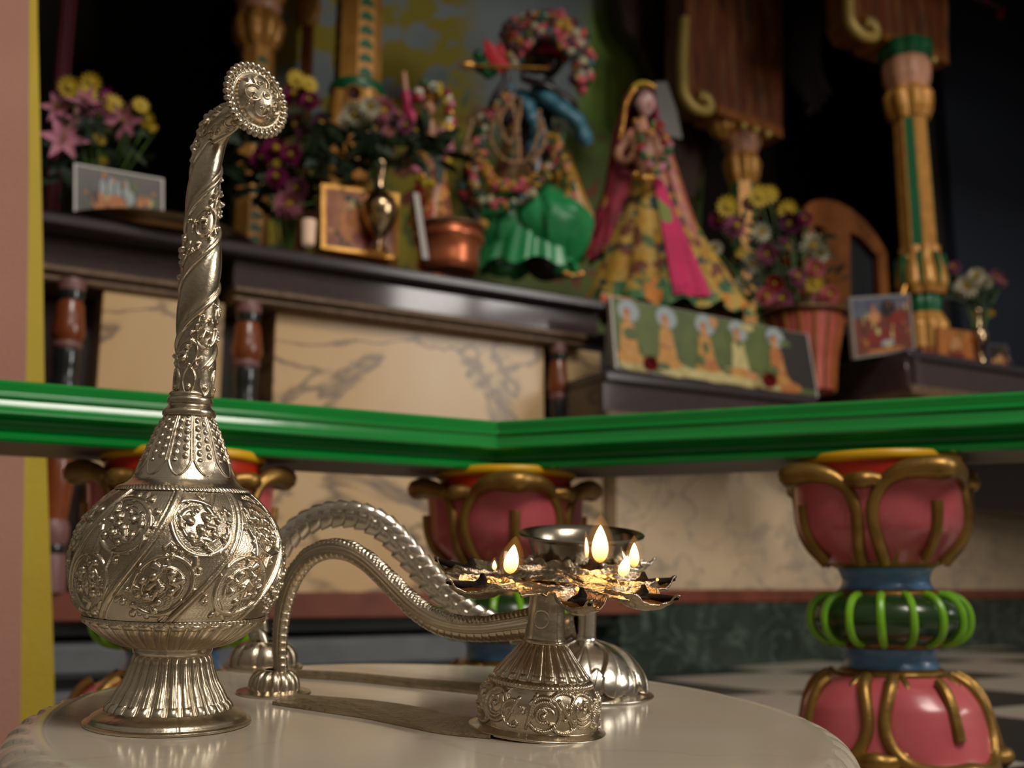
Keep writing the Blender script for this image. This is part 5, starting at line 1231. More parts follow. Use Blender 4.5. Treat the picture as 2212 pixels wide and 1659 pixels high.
RVEIL = mat('crimson_veil', rgb(150, 30, 62), .6, 0, rgb(120, 22, 46), 16)
OCHRE = mat('ochre_silk', rgb(182, 128, 24), .42, 0, rgb(146, 96, 16), 14)
SKINW = mat('painted_fair_face', rgb(222, 176, 176), .35); SKIND = mat('painted_dark_body', rgb(34, 26, 34), .3); SKINT = mat('painted_tan_skin', rgb(196, 140, 110), .4)
GREY = mat('grey_gauze', rgb(130, 128, 124), .7)
TURB = [mat('petal_deep_red', rgb(140, 24, 34), .6), mat('petal_coral', rgb(190, 80, 90), .6), mat('petal_ochre', rgb(176, 130, 40), .6), mat('petal_cream', rgb(170, 160, 130), .6), LEAF, LEAF2, mat('petal_maroon', rgb(70, 16, 26), .6), mat('teal_bead', rgb(40, 90, 90), .5)]
MIXF = [mat('petal_red', rgb(*PC['red']), .6), mat('petal_pink', rgb(*PC['pink']), .6), mat('petal_yellow', rgb(*PC['yellow']), .6), mat('petal_white', rgb(*PC['white']), .6), LEAF]
PEARL = [mat('tan_beads', rgb(170, 130, 90), .4), mat('tan_beads_dark', rgb(140, 100, 66), .4)]
GEMS = [GOLD_B, mat('gem_red', rgb(160, 20, 40), .2), GOLD_B, mat('gem_green', rgb(20, 110, 60), .2)]
def statue_flute():
    D0 = onctr(1140, -.24); d = D0.y; root = thing('dressed_statue', 'dark flute playing statue in green silk and blue shawl with flower turban', 'statue', tuple(D0))
    X = lambda x, y, dd=0: atd(x, y, d + dd); s = ms(D0)
    hc = X(1190, 140); hr = 32 * s
    limbs = [([X(1180, 560), X(1165, 440), X(1150, 330), X(1160, 240), X(1184, 178)], [50 * s, 46 * s, 40 * s, 42 * s, 14 * s]),
             ([X(1120, 235), X(1085, 260, -.03), X(1068, 225, -.06), X(1095, 172, -.07)], [17 * s, 14 * s, 11 * s, 8 * s]), ([X(1205, 240), X(1235, 235, -.03), X(1185, 190, -.08), X(1130, 170, -.075)], [17 * s, 14 * s, 11 * s, 8 * s])]
    limbs += hand(X(1095, 168, -.075), (-.2, 0, 1), (0, 1, 0), 22 * s) + hand(X(1140, 168, -.08), (-.6, 0, .6), (0, 1, 0), 22 * s)
    body(root, 'body', limbs, SKIND, 3.0 * s)
    head(root, hc, hr, (-.15, -1, -.1), SKIND, True, .25)
    # green dhoti: two ballooning legs
    m = MB()
    def leg(a, b, c_, r): 
        pts = catm(np.array([tuple(a), tuple(b), tuple(c_)]), 30); t = np.linspace(0, 1, 30); rad = r * (.55 + .55 * np.sin(np.clip(t * 1.05, 0, 1) * PI) ** .8); n = 40
        T = np.gradient(pts, axis=0); th = np.arange(n) * 2 * PI / n; A = pts[:, None] + (rad[:, None] * (1 + .06 * np.sin(th * 9 + t[:, None] * 6) + .04 * np.sin(th * 17 + t[:, None] * 9)))[..., None] * np.stack([np.cos(th), .8 * np.sin(th), 0 * th], -1)[None]
        m.grid(A, closed_u=True); m.ell(tuple(pts[-1]), (float(rad[-1]), float(rad[-1]) * .8, .02), n=24, k=8)
    leg(X(1150, 400), X(1190, 480, -.03), X(1200, 586), 78 * s); leg(X(1140, 405), X(1095, 490, -.02), X(1085, 582), 62 * s)
    m.build('green_dhoti', GSILK, root)
    skirt(root, 'green_drape', X(1146, 395, -.01), X(1138, 578, -.02), 40 * s, 104 * s, GSILK, 7, .10, .62, 3, curve=.75)
    skirt(root, 'flowered_tunic', X(1140, 215), X(1128, 430), 38 * s, 74 * s, cloth('tunic_flowers', [rgb(120, 90, 44), rgb(146, 104, 40), rgb(96, 60, 40), rgb(120, 50, 50), rgb(150, 120, 70), rgb(60, 80, 50)], 38), 8, .08, .6, 1)
    m = MB(); m.ell(X(1165, 100, .03), (78 * s, 50 * s, 66 * s), n=24, k=14); m.build('hair_and_cap', cloth('turban_mix', [rgb(30, 20, 20), rgb(90, 24, 34), rgb(30, 60, 36), rgb(40, 26, 24), rgb(120, 90, 40), rgb(26, 20, 24)], 30), root)
    skirt(root, 'ochre_sash', X(1210, 330), X(1235, 470), 22 * s, 44 * s, OCHRE, 9, .1, .5, 2, n=80, nv=24)
    m = MB(); 
    for pts, r in (([X(1130, 205, -.02), X(1150, 240, -.05), X(1165, 300, -.05), X(1150, 340, -.04)], 24), ([X(1165, 200, -.03), X(1205, 230, -.07), X(1245, 260, -.06), X(1268, 312, -.03)], 30), ([X(1100, 190, 0), X(1068, 220, -.03), X(1058, 250, -.03)], 16)):
        p = catm(np.array([tuple(q) for q in pts]), 24); m.tube(p, r * s * (1 + .12 * np.sin(np.arange(24) * 1.3)), 16, flat=.6)
    m.build('blue_shawl', BSILK, root)
    # turban with feathers and flowers
    m = MB(); R3 = Matrix.Rotation(.2, 3, 'Y')
    for k in range(6): m.lathe([(hr * (1.15 - .12 * k) - 5 * s, 0), (hr * (1.30 - .14 * k), 7 * s), (hr * (1.15 - .12 * k) - 5 * s, 14 * s)], 28, tuple(hc + Vector((-.004 * k, 0, hr * .45 + k * 11 * s))), R3)
    m.build('turban', GEMS[1], root)
    garland(root, 'turban_flowers', [X(1100, 120, -.04), X(1095, 80, -.05), X(1130, 46, -.05), X(1180, 36, -.05), X(1230, 48, -.05), X(1262, 90, -.04), X(1270, 140, -.03), X(1250, 190, -.03)], 12 * s, TURB, 90, 3)
    garland(root, 'turban_flowers', [X(1120, 110, -.06), X(1150, 80, -.07), X(1195, 75, -.07), X(1228, 110, -.07)], 12 * s, TURB, 44, 9)
    garland(root, 'turban_flowers', [X(1110, 135, -.04), X(1110, 95, -.06), X(1150, 60, -.07), X(1200, 55, -.07), X(1240, 80, -.06), X(1252, 140, -.05), X(1246, 180, -.04)], 13 * s, TURB, 80, 21)
    for (a, b, w) in (((1092, 160), (1050, 86), 20), ((1098, 150), (1078, 92), 16), ((1230, 120), (1222, 36), 14), ((1240, 130), (1262, 60), 14)):
        m = MB(); p0, p1 = X(*a, -.05), X(*b, -.06); A = [[tuple(p0 + (p1 - p0) * t + Vector((e_ * w * s * math.sin(PI * (.1 + .85 * t)), -.004 * (1 - e_ * e_), 0))) for e_ in (-1, 0, 1)] for t in np.linspace(0, 1, 10)]; m.grid(np.array(A)); m.build('red_feather', mat('feather_red', rgb(206, 24, 44), .5), root)
    garland(root, 'green_spray', [X(1040, 120, -.03), X(1055, 150, -.04), X(1070, 140, -.04)], 15 * s, [LEAF, CGREEN], 8, 4)
    m = MB(); m.tube([tuple(X(988, 140, -.08)), tuple(X(1185, 148, -.09))], 4 * s, 10); m.lathe([(2 * s, 0), (9 * s, 3 * s), (9 * s, 20 * s), (4 * s, 26 * s)], 14, tuple(X(1000, 141, -.08)), Matrix.Rotation(PI / 2, 3, 'Y')); m.build('flute', GOLD_B, root)
    for a in ([(1110, 210), (1080, 260), (1100, 310), (1120, 260), (1125, 215)], [(1080, 230), (1060, 300), (1090, 345), (1130, 350), (1160, 300), (1165, 240)], [(1020, 260), (1005, 330), (1030, 300)], [(1100, 200), (1118, 280), (1122, 350)], [(1170, 260), (1175, 310), (1150, 350)]):
        garland(root, 'bead_necklace', [X(x, y, -.10) for x, y in a], 4.5 * s, PEARL, 42, len(a))
    garland(root, 'flower_garland', [X(1095, 200, -.06), X(1040, 290, -.09), X(1020, 390, -.10), X(1060, 440, -.11), X(1110, 440, -.11), X(1150, 410, -.11), X(1200, 330, -.09), X(1210, 280, -.06)], 9 * s, TURB, 130, 8)
    garland(root, 'flower_garland', [X(1030, 300, -.07), X(1040, 350, -.09), X(1075, 400, -.09), X(1140, 395, -.09), X(1195, 360, -.08)], 10 * s, [OCHRE, TURB[1], OCHRE, LEAF], 70, 2)
    garland(root, 'flower_garland', [X(1050, 250, -.04), X(1022, 340, -.06), X(1010, 430, -.07), X(1040, 480, -.08)], 11 * s, TURB, 60, 5)
    garland(root, 'flower_garland', [X(1180, 300, -.07), X(1215, 350, -.07), X(1230, 420, -.06), X(1210, 470, -.07)], 10 * s, [OCHRE, TURB[2], TURB[1], LEAF, TURB[3]], 60, 15)
    garland(root, 'gold_anklet', [X(1215, 588, -.06), X(1235, 596, -.07), X(1255, 592, -.05)], 7 * s, GEMS, 8, 1)
    m = MB(); m.lathe([(.001, ZC), (120 * s, ZC), (118 * s, ZC + .02), (.001, ZC + .02)], 48, (D0.x, D0.y, 0)); m.build('pedestal_disc', GOLD, root)
statue_flute()
def statue_sari():
    D0 = onctr(1430, -.06); d = D0.y; root = thing('dressed_statue', 'fair faced statue in pink veil and long yellow patterned sari', 'statue', tuple(D0)); X = lambda x, y, dd=0: atd(x, y, d + dd); s = ms(D0)
    hc = X(1391, 226); hr = 33 * s
    limbs = [([X(1420, 420), X(1400, 350), X(1385, 300), X(1388, 262)], [34 * s, 32 * s, 34 * s, 11 * s]), ([X(1365, 290), X(1335, 330, -.01), X(1355, 348, -.06), X(1375, 325, -.08)], [13 * s, 11 * s, 9 * s, 7 * s]), ([X(1412, 292), X(1430, 345, -.02), X(1400, 372, -.06)], [13 * s, 11 * s, 8 * s])]
    limbs += hand(X(1372, 328, -.08), (.2, 0, 1), (0, 1, 0), 22 * s) + hand(X(1398, 374, -.065), (-.9, -.2, -.1), (0, 0, 1), 22 * s)
    body(root, 'body', limbs, SKINT, 3.0 * s)
    head(root, hc, hr, (.38, -.9, -.05), SKINW)
    m = MB(); m.ell(hc + Vector((-.004, .008, 4 * s)), (29 * s, 27 * s, 36 * s), n=24, k=14); m.build('hair', mat('statue_black', rgb(18, 14, 14), .4), root)
    # veil: shell open at the face
    A = []; th = np.linspace(.62, 2 * PI - .95, 60)
    for t in np.linspace(0, 1, 34):
        c = catm(np.array([tuple(X(1380, 180, .01)), tuple(X(1382, 215, .015)), tuple(X(1372, 300, .02)), tuple(X(1368, 400, .03)), tuple(X(1330, 520, .04))]), 34)[int(round(t * 33))]; r = np.interp(t, [0, .08, .25, .6, 1], [6, 34, 46, 62, 70]) * s * (1 + .04 * np.sin(th * 11 + t * 5))
        A.append(np.stack([c[0] + r * np.sin(th + .3), c[1] - r * np.cos(th + .3) * .8, c[2] + 0 * th], -1))
    m = MB(); m.grid(np.array(A)); m.build('crimson_veil', RVEIL, root)
    garland(root, 'veil_gold_edge', [X(1372, 190, -.05), X(1352, 225, -.06), X(1345, 270, -.06), X(1338, 300, -.06)], 5 * s, [GOLD_B], 22, 1)
    garland(root, 'crown_band', [X(1360, 205, -.04), X(1372, 186, -.05), X(1392, 180, -.05), X(1412, 188, -.04)], 5.5 * s, [GOLD_B, MIXF[2]], 16, 2)
    garland(root, 'necklace', [X(1372, 262, -.06), X(1384, 285, -.08), X(1402, 288, -.08), X(1412, 262, -.06)], 6 * s, GEMS, 18, 5)
    garland(root, 'flower_garland', [X(1372, 280, -.07), X(1395, 340, -.09), X(1425, 370, -.09), X(1440, 320, -.07), X(1425, 275, -.05)], 9 * s, [LEAF, MIXF[0], MIXF[1], GSARI], 34, 6)
    garland(root, 'waist_ornament', [X(1372, 378, -.08), X(1392, 384, -.09), X(1412, 382, -.08)], 9 * s, [GOLD_B], 8, 6)
    skirt(root, 'yellow_sari', X(1405, 375), X(1436, 668, -.0), 34 * s, 172 * s, YSARI, 13, .05, .62, 1, curve=1.0)
    # border band and pink front panel laid on the skirt
    skirt(root, 'sari_border', X(1431, 628), X(1438, 682), 158 * s, 182 * s, GSARI, 13, .05, .63, 1, curve=1.0, nv=10)
    A = []
    for t in np.linspace(0, 1, 40):
        c0 = X(1405, 375) * (1 - t) + X(1436, 668) * t; R_ = (34 + (172 - 34) * t) * s * 1.05; a0, a1 = (-.04 - .0 * t, .38 + .04 * t)
        a = np.linspace(a0, a1, 10) + .05; f = 1 + .05 * t * (np.sin(a * 13 + 1) + .5 * np.sin(a * 27 + 2 + 2 * t)); A.append(np.stack([c0.x + R_ * f * np.sin(a), c0.y - R_ * f * np.cos(a) * .64 - .003, c0.z + 0 * a], -1))
    m = MB(); m.grid(np.array(A)); m.build('pink_sari_panel', cloth('pink_sari_pattern', [rgb(196, 28, 90), rgb(186, 26, 84), rgb(196, 28, 90), rgb(120, 130, 60), rgb(170, 22, 78), rgb(196, 34, 92)], 20), root)
    A = []
    for t in np.linspace(0, 1, 30):
        p = catm(np.array([tuple(X(1425, 280, .0)), tuple(X(1452, 380, -.02)), tuple(X(1490, 500, -.04)), tuple(X(1560, 650, -.06))]), 30)[int(round(t * 29))]; w = (16 + 14 * t) * s
        A.append([(p[0] - w, p[1] + .01, p[2]), (p[0] - w * .3, p[1] - .01, p[2]), (p[0] + w * .4, p[1] - .008, p[2]), (p[0] + w, p[1] + .012, p[2])])
    m = MB(); m.grid(np.array(A)); m.build('sari_scarf', mat('magenta_scarf', rgb(160, 34, 84), .5, 0, rgb(180, 130, 50), 30, .6), root)
    skirt(root, 'crimson_side_drape', X(1340, 370), X(1330, 560, .03), 26 * s, 70 * s, cloth('crimson_gold', [rgb(130, 26, 44), rgb(150, 34, 56), rgb(168, 120, 44), rgb(120, 20, 40)], 30), 9, .08, .6, 4)
statue_sari()
def tiny_statue():
    D0 = onctr(925, -.22); d = D0.y; root = thing('dressed_statue', 'small red and gold dressed statue raising an arm, above the copper bowl', 'statue', tuple(D0)); X = lambda x, y, dd=0: atd(x, y, d + dd); s = ms(D0)
    limbs = [([X(935, 480), X(935, 330), X(930, 265)], [30 * s, 26 * s, 10 * s]), ([X(905, 282), X(884, 240), X(876, 190), X(873, 160)], [11 * s, 9 * s, 8 * s, 6 * s]), ([X(955, 282), X(972, 310), X(950, 330, -.04)], [11 * s, 9 * s, 7 * s])] + hand(X(873, 165), (0, 0, 1), (0, 1, 0), 16 * s)
    body(root, 'body', limbs, SKINT, 3.0 * s); head(root, X(926, 236), 21 * s, (.2, -1, 0), SKINT)
    m = MB(); m.lathe([(20 * s, 0), (24 * s, 8 * s), (16 * s, 26 * s), (10 * s, 34 * s), (.001, 44 * s)], 20, tuple(X(926, 222))); m.build('crown', GEMS[0], root)
    m = MB(); m.tube([tuple(X(905, 285)), tuple(X(884, 240)), tuple(X(877, 200))], [14 * s, 13 * s, 10 * s], 12); m.build('crimson_sleeve', PSARI, root)
    skirt(root, 'gold_robe', X(933, 300), X(930, 480), 24 * s, 46 * s, cloth('robe_gold', [rgb(196, 130, 60), rgb(170, 40, 40), rgb(206, 160, 80), rgb(120, 60, 30)], 40), 9, .08, .7, 2)
    garland(root, 'flower_garland', [X(902, 270, -.03), X(896, 350, -.06), X(925, 400, -.07), X(960, 350, -.06), X(955, 270, -.03)], 11 * s, MIXF[:4] + [GEMS[0]], 36, 3)
    garland(root, 'crown_flowers', [X(900, 215, -.03), X(912, 190, -.03), X(940, 185, -.03), X(965, 215, -.02), X(970, 260, -.02)], 10 * s, MIXF, 16, 5)
    garland(root, 'veil_ornament', [X(968, 230, -.01), X(975, 265, -.02), X(965, 300, -.02)], 9 * s, [GEMS[0], PSARI], 10, 1)
tiny_statue()
# grey gauze curtain edge by the right-hand statue
P = onctr(1455, -.35); m = MB(); q = [AW(x, y, -.35) for x, y in ((1412, 178), (1440, 176), (1462, 240), (1474, 300), (1430, 292))]; m.poly(q, -AN, .004)
tag(m.build('gauze_fan', GREY, loc=tuple(q[0])), 'grey gauze fan hanging behind the sari statue head', 'fan')

# ---- photo strip on the low ledge
P = AW(1500, 760, .16); 
r, C, inn, n = frame_pic('long strip photograph of five seated robed people leaning on the low ledge', [(1318, 640), (1745, 722), (1768, 858), (1330, 795)], P, .012, LGREY, .0035, 'strip_photograph')
OR2 = mat('robe_orange', rgb(206, 150, 70), .5, 0, rgb(176, 116, 50), 60); YR = mat('robe_cream', rgb(206, 190, 130), .5, 0, rgb(176, 160, 96), 40)
sh = [(INKG, [(0.0, 0.0), (.8, 0), (.8, .75), (0, .75)]), (INKD, [(.78, 0), (1, 0), (1, .9), (.84, .9)])]
for i, u in enumerate((.06, .24, .43, .60, .80)):
    rb = [OR2, OR2, OR2, YR, INKO][i]
    sh += [(INKW, eluv(u + .01, .16, .05, .16)), (YR if i != 4 else INKO, eluv(u + .03, .92, .085, .10)), (rb, [(u - .028, .34), (u + .028, .34), (u + .05, .90), (u - .05, .90)]), (OR2, eluv(u, .82, .06, .09)), (INKS, eluv(u, .26, .018, .09)), (INKO, eluv(u, .17, .016, .05))]
sh += [(YR, [(.30, .86), (.78, .88), (.80, 1), (.30, 1)])]
pic(r, inn, n, INKG, sh)
def rose(x, y, label):
    q = AW(x, y, .19); o = bpy.data.objects.new('rose', fl('mum', 'red', 'red')); COL.objects.link(o); o.location = q; k = 20 * ms(q); o.scale = (k, k, k * .9); o.rotation_euler = (CP - q).to_track_quat('Z', 'Y').to_euler(); tag(o, label, 'flower')
rose(1405, 786, 'dark red rose at the left end of the strip photograph'); rose(1663, 822, 'dark red rose at the right end of the strip photograph')
m = MB(); q = AW(1322, 745, .12); m.box(tuple(q), (.03, .02, .1), ARM, 0, .004); tag(m.build('small_glass', INKW, loc=tuple(q)), 'small pale glass at the left end of the strip photograph', 'glass')
# orange embroidered cloth edge on the counter under the sari statue
m = MB(); A = []
for x, y0, y1 in ((1298, 632, 650), (1400, 652, 672), (1500, 672, 694), (1600, 690, 712)):
    A.append([tuple(AW(x, y0, -.0)), tuple(AW(x, y1, .03))])
m.grid(np.array(A)); o = m.build('embroidered_cloth', cloth('orange_embroidery', [rgb(190, 90, 60), rgb(196, 140, 80), rgb(160, 50, 50), rgb(190, 170, 120)], 60), loc=tuple(AW(1298, 640, 0))); tag(o, 'orange embroidered cloth edge beneath the sari statue', 'cloth')
# ---- pink pot with flowers right
P = onctr(1748, .02, ZL); P2 = P; s = ms(P)
bowl('pink ribbed flower pot with pale rim, between strip photograph and framed picture', P, [(690, 82), (700, 80), (730, 74), (765, 66), (800, 60), (848, 56)], ROSEPOT, 684, 96, stripes=16)
b = bouquet('flower_bouquet', 'dense mixed white, mauve and yellow flowers heaped over the pink pot', 'flowers', P + Vector((0, .03, .1)),
    [('daisy', 'yellow', 1572, 446, 26), ('daisy', 'yellow', 1640, 424, 28), ('daisy', 'yellow', 1662, 420, 22), ('daisy', 'yellow', 1700, 452, 24), ('mum', 'magenta', 1548, 478, 22), ('mum', 'purple', 1710, 482, 28), ('mum', 'magenta', 1740, 474, 18), ('mum', 'mauve', 1586, 492, 28), ('mum', 'white', 1642, 503, 24), ('mum', 'mauve', 1690, 540, 30), ('mum', 'mauve', 1658, 548, 26), ('mum', 'white', 1628, 570, 30), ('mum', 'white', 1750, 530, 30), ('mum', 'white', 1770, 548, 24), ('mum', 'rose', 1760, 580, 24), ('mum', 'white', 1545, 540, 20), ('mum', 'red', 1675, 612, 22), ('mum', 'red', 1700, 560, 16), ('mum', 'mauve', 1720, 600, 22), ('daisy', 'yellow', 1760, 612, 22), ('mum', 'rose', 1740, 640, 24), ('mum', 'mauve', 1690, 650, 28), ('mum', 'rose', 1650, 640, 24), ('mum', 'purple', 1620, 440, 20), ('mum', 'rose', 1790, 640, 24), ('mum', 'mauve', 1560, 590, 20), ('daisy', 'yellow', 1600, 545, 14), ('mum', 'rose', 1775, 668, 20), ('mum', 'mauve', 1720, 672, 22), ('mum', 'white', 1600, 610, 18)],
    P + Vector((0, .03, .16)), .05, 150, 11, (1680, 570, 130, 110))
# framed picture on the corner block
P = onctr(1905, .12, .815)
r, C, inn, n = frame_pic('square silver framed picture standing on the dark corner block', [(1834, 642), (1966, 634), (1979, 756), (1846, 776)], P, .012, mat('grey_frame', rgb(150, 146, 140), .35, .3), .009)
pic(r, inn, n, mat('red_brown_print', rgb(120, 60, 46), .45, 0, rgb(86, 40, 36), 12), [(INKB, [(0, 0), (.95, 0), (.9, .22), (0, .35)]), (INKD, eluv(.6, .2, .14, .16)), (INKS, eluv(.35, .35, .1, .12)), (INKR, eluv(.5, .72, .30, .16)), (INKW, eluv(.55, .84, .12, .06)), (INKO, eluv(.5, .96, .35, .04)), (INKR, eluv(.75, .42, .14, .14))])
# arched wooden throne back
P = onctr(1830, -.35, ZC); m = MB(); root = thing('wooden_arch', 'orange brown wooden arched shrine front behind the flowers', 'shrine', tuple(P))
def AWp(x, y): return AW(x, y, -.35)
out = [AWp(1738, 700), AWp(1742, 445)] + [AWp(x, y) for x, y in ((1755, 434), (1780, 430), (1810, 436), (1840, 452), (1868, 476), (1895, 510), (1915, 545))] + [AWp(1925, 700)]
inn_ = [AWp(1842, 700), AWp(1836, 500), AWp(1850, 510), AWp(1872, 530), AWp(1893, 560), AWp(1900, 700)]
m.poly([out[0], out[1], AWp(1755, 434), AWp(1780, 430), AWp(1800, 434), AWp(1836, 500), AWp(1838, 700), AWp(1782, 700), AWp(1776, 500), AWp(1760, 480)], -AN, .02)
m.poly([AWp(1800, 434), AWp(1810, 436), AWp(1840, 452), AWp(1868, 476), AWp(1895, 510), AWp(1915, 545), AWp(1905, 560), AWp(1890, 545), AWp(1860, 512), AWp(1836, 500)], -AN, .02)
m.poly([AWp(1896, 530), AWp(1915, 545), AWp(1925, 700), AWp(1904, 700)], -AN, .02); m.build('arch_frame', WOOD, root)
m = MB(); m.poly([AW(1750, 470, -.38), AW(1900, 540, -.38), AW(1915, 720, -.38), AW(1750, 720, -.38)], -AN, .01); m.build('dark_backing', mat('dim_blue_backing', rgb(34, 34, 52), .7, 0, rgb(40, 50, 34), 12), root)
# ---- right-hand column and arch bracket
P = onctr(2006, -.02, .815); s = ms(P)
c4 = column('gold_column', 'tall slender gold column with green stripes standing on the corner block', P, zat(P, 548), zat(P, 252), 40 * s, 37 * s, chevrons=False, rot=.75)
bell(c4, P, [(zat(P, 642), 48 * s), (zat(P, 620), 58 * s), (zat(P, 590), 54 * s), (zat(P, 560), 44 * s), (zat(P, 540), 46 * s)], COLG, 'lobed_base', 8, .14)
bell(c4, P, [(zat(P, 682), 36 * s), (zat(P, 660), 40 * s), (zat(P, 640), 38 * s)], CGREEN, 'green_ring', 8, .1)
bell(c4, P, [(.83, 50 * s), (zat(P, 705), 52 * s), (zat(P, 680), 38 * s)], COLG, 'foot', 8, .12)
m = MB(); m.box((P.x, P.y, .815 + .02), (110 * s, 110 * s, .04), ARM, 0, .004); m.build('plinth', GOLD, c4)
m = MB()
for k in range(8):
    a = k * PI / 4 + .4; m.tube([(P.x + 46 * s * math.sin(a), P.y - 46 * s * math.cos(a), zat(P, 556)), (P.x + 54 * s * math.sin(a), P.y - 54 * s * math.cos(a), zat(P, 590)), (P.x + 54 * s * math.sin(a), P.y - 54 * s * math.cos(a), zat(P, 625))], [6 * s, 4 * s, 3 * s], 6)
m.build('green_motif', CGREEN, c4)
bell(c4, P, [(zat(P, 262), 42 * s), (zat(P, 240), 54 * s), (zat(P, 215), 58 * s), (zat(P, 195), 46 * s)], COLG, 'lobed_capital', 8, .16)
bell(c4, P, [(zat(P, 200), 44 * s), (zat(P, 175), 54 * s), (zat(P, 150), 56 * s), (zat(P, 128), 44 * s)], PEACH, 'peach_capital', 8, .06)
bell(c4, P, [(zat(P, 135), 50 * s), (zat(P, 118), 64 * s), (zat(P, 102), 60 * s)], CGREEN, 'green_collar', 8, .1)
# curled gilt stand left of the base
p0 = P + Vector((-.05, -.02, 0)); m = MB(); m.tube(catm(np.array([tuple(atd(1958, 700, P.y - .03)), tuple(atd(1950, 630, P.y - .03)), tuple(atd(1974, 585, P.y - .03)), tuple(atd(1958, 552, P.y - .03))]), 24), np.linspace(9, 5, 24) * s, 10)
m.lathe([(.001, .815), (14 * s, .815), (10 * s, .83), (5 * s, zat(P, 700)), (.001, zat(P, 698))], 16, tuple(atd(1958, 700, P.y - .03).xy) + (0,)); tag(m.build('gilt_snake_ornament', GOLD_B, loc=tuple(atd(1958, 700, P.y - .03))), 'small curled gilt ornament left of the slender gold column', 'ornament')
def bracket(label, w, xo, yo, k, zt=None):
    """carved arch bracket: stepped soffit block with scroll end, pendants; photo offsets"""
    X = lambda x, y, dw=0: AW(xo + x * k, yo + y * k, w + dw)
    root = thing('arch_bracket', label, 'bracket', tuple(X(0, 0)))
    m = MB(); m.poly([X(-60, -420), X(-60, -20), X(-46, 8), X(-20, 18), X(10, 18), X(120, 60), X(150, 70), X(150, -420)], -AN, .10); m.build('carved_block', streak('carved_gilt', [rgb(60, 32, 18), rgb(128, 62, 26), rgb(96, 50, 24), rgb(150, 92, 44), rgb(60, 60, 56), rgb(140, 70, 30)]), root)
    m = MB(); m.poly([X(10, 6, .01), X(150, 54, .01), X(152, 78, .01), X(12, 24, .01)], -AN, .12); m.build('soffit_board', ORW if False else mat('gilt_board', rgb(172, 108, 52), .4, .2, rgb(140, 80, 36), 20), root)
    m = MB(); pts = [X(-62, -180, .012), X(-66, -60, .012), X(-60, -10, .012), X(-36, 16, .012), X(-6, 14, .012), X(-14, -8, .012), X(-34, -14, .012)]; m.tube(catm(np.array([tuple(q) for q in pts]), 40), 12 * k * ms(X(0, 0)), 10); m.build('scroll_edge', GOLD_B if False else mat('cream_gilt', rgb(206, 176, 96), .4, .2), root)
    Q = X(20, 60, -.06); s = ms(Q); bell(root, Q, [(zat(Q, prj(Q)[1] + 22 * k), 8 * k * s), (zat(Q, prj(Q)[1] + 5 * k), 30 * k * s), (zat(Q, prj(Q)[1] - 20 * k), 36 * k * s), (zat(Q, prj(Q)[1] - 36 * k), 20 * k * s)], COLG, 'pendant', 8, .14)
    m = MB(); 
    for i in range(3):
        q = X(66 + 26 * i, 52 + 9 * i, .02); m.ell(tuple(q), 9 * k * s, n=10, k=8)
    m.build('gilt_beads', mat('cream_gilt', rgb(206, 176, 96), .4, .2), root)
    return root
bracket('carved gilt arch bracket over the slender right column', -.02, 1898, 60, 1.0)
bracket('broad dim carved arch bracket hanging right of the sari statue', -.40, 1540, 220, 1.0)
# column under the broad bracket, mostly in shade
P = onctr(1622, -.48); s = ms(P)
c5 = column('gold_column', 'shadowed gold column between the sari statue and the mixed flowers', P, ZC, zat(P, 400), 34 * s, 32 * s, chevrons=False, rot=.3)
bell(c5, P, [(zat(P, 402), 30 * s), (zat(P, 380), 40 * s), (zat(P, 355), 44 * s), (zat(P, 332), 34 * s)], COLG, 'lobed_capital', 8, .16); bell(c5, P, [(zat(P, 336), 34 * s), (zat(P, 310), 46 * s), (zat(P, 285), 44 * s)], PEACH, 'peach_capital', 8, .06)
# scalloped wooden arch edge behind, and hanging dark fringe between the brackets
P = [AW(x, y, -.60) for x, y in ((1330, -200), (1338, 0), (1350, 60), (1392, 110), (1420, 180), (1440, 250), (1450, 330), (1475, 420), (1500, 430), (1540, 300), (1560, -200))]
m = MB(); m.poly(P, -AN, .05); tag(m.build('carved_arch', mat('dark_carved_wood', rgb(70, 42, 26), .6, 0, rgb(46, 28, 20), 14), loc=tuple(P[0])), 'dark scalloped wooden arch edge right of the green backdrop', 'arch')
m = MB()
for i in range(9):
    x = 1672 + i * 13; 
    m.tube(catm(np.array([tuple(AW(x, -30, -.7)), tuple(AW(x + 6, 90 + 12 * i, -.7)), tuple(AW(x + 16, 150 + (18 * i if i < 6 else 18 * (11 - i)), -.7))]), 10), .012, 8)
q = AW(1744, 240, -.66); m.ell(tuple(q), .02, n=12, k=8)
tag(m.build('hanging_tassel', mat('dark_tassel', rgb(44, 30, 30), .7), loc=tuple(AW(1740, 0, -.7))), 'dark fringed tassel hanging between the two arch brackets', 'tassel')
# right vase with white flowers, little pictures
P = onctr(2122, .06, .815)
vz = thing('silver_vase', 'small silver bud vase at far right under white flowers', 'vase', tuple(P)); vase(vz, P, [(668, 9), (672, 12), (690, 8), (706, 9), (718, 17), (735, 18), (752, 10), (765, 8), (778, 18), (784, 20)], MATS['vase_silver'])
bouquet('flower_bouquet', 'white carnations with pink sprigs in the far right bud vase', 'flowers', P + Vector((0, .0, .02)),
    [('mum', 'white', 2092, 618, 28), ('mum', 'white', 2110, 600, 22), ('mum', 'white', 2075, 625, 18), ('mum', 'mauve', 2062, 580, 16), ('mum', 'mauve', 2150, 596, 16), ('mum', 'mauve', 2165, 612, 12), ('mum', 'white', 2130, 610, 18), ('daisy', 'yellow', 2142, 676, 9)], P + Vector((0, 0, .09)), .04, 60, 4, (2100, 640, 50, 26))
P = onctr(2070, .05, .815)
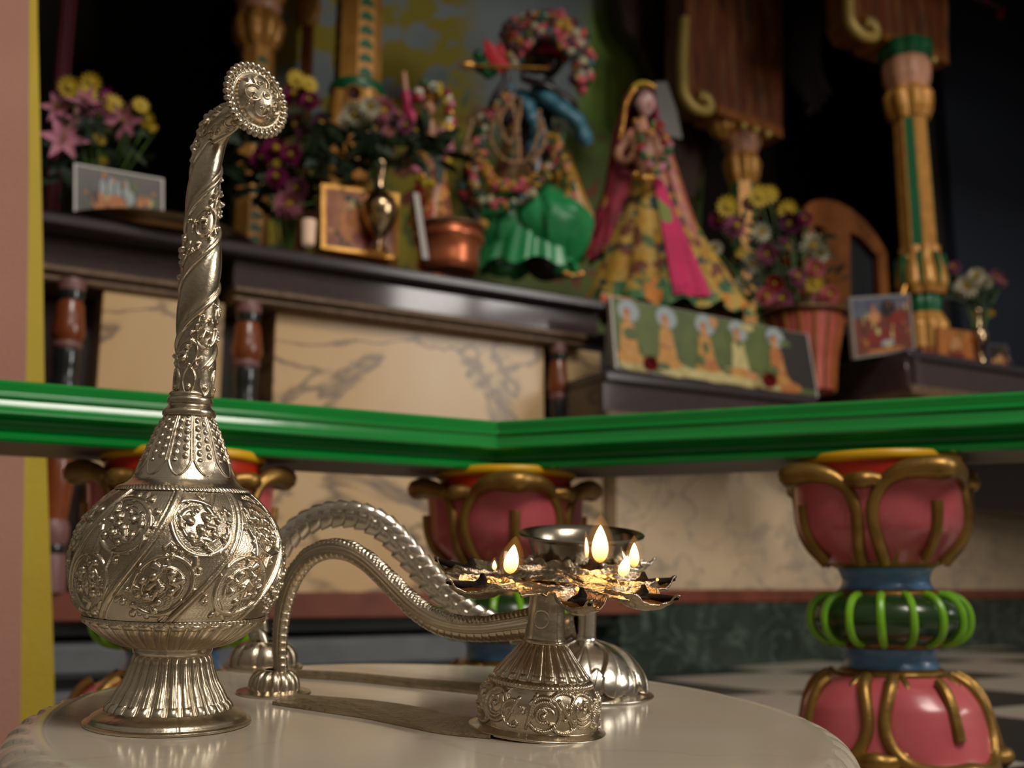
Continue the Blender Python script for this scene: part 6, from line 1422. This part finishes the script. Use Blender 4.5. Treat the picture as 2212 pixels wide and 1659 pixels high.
r, C, inn, n = frame_pic('small orange picture leaning near the far right bud vase', [(2024, 706), (2100, 716), (2108, 785), (2026, 768)], P, .008, mat('brown_frame', rgb(120, 70, 40), .4), .003); pic(r, inn, n, INKO, [(INKS, eluv(.5, .45, .15, .2)), (INKR, eluv(.5, .8, .25, .15))])
P = onctr(2155, .10, .815)
r, C, inn, n = frame_pic('tiny upright picture card at the far right end', [(2134, 742), (2176, 744), (2190, 806), (2136, 800)], P, .006, INKB, .003); pic(r, inn, n, INKD, [(INKS, eluv(.5, .6, .2, .2)), (INKS, eluv(.2, .7, .1, .16))])
# low gilt box by the column foot
P = onctr(2010, .09, .815); m = MB(); m.box(tuple(P + Vector((-.01, 0, .025))), (.06, .03, .05), ARM, 0, .004); tag(m.build('gilt_box', mat('dull_gilt', rgb(150, 84, 44), .4, .3, rgb(110, 56, 30), 40), loc=tuple(P)), 'small orange gilt box beside the square framed picture', 'box')
# jewel pendant at the top right corner, hung on the navy wall
m = MB(); w = -.36
garl = [AW(x, y, w) for x, y in ((2080, -60), (2105, -10), (2140, 6), (2165, 22))]
p = catm(np.array([tuple(q) for q in garl]), 22)
for i, q in enumerate(p): m.ell(tuple(q), .010 + .002 * math.sin(i * 2.1), None, [0, 1, 0, 2][i % 4], 8, 6)
m.ell(tuple(AW(2160, 30, w)), (.014, .014, .024), None, 3, 12, 8)
tag(m.build('flower_garland', [LEAF, MATS['feather_red'], INKB, GEMS[1]], loc=tuple(garl[0])), 'green and red garland tip at the top right corner', 'garland')
# crimson cloth at the far left behind the pillar
m = MB(); A = []
for z in np.linspace(ZC, 1.9, 14):
    row = []
    for i in range(12):
        x = 88 + i * 3.2; P = onctr(x - 8, -.45); row.append((P.x + .0, P.y + .012 * math.sin(i * 1.7), z))
    A.append(row)
m.grid(np.array(A)); o = m.build('crimson_curtain', mat('crimson_cloth', rgb(84, 14, 30), .7, 0, rgb(60, 8, 20), 8), loc=tuple(A[0][0])); tag(o, 'narrow crimson curtain beside the pink pillar at far left', 'curtain')
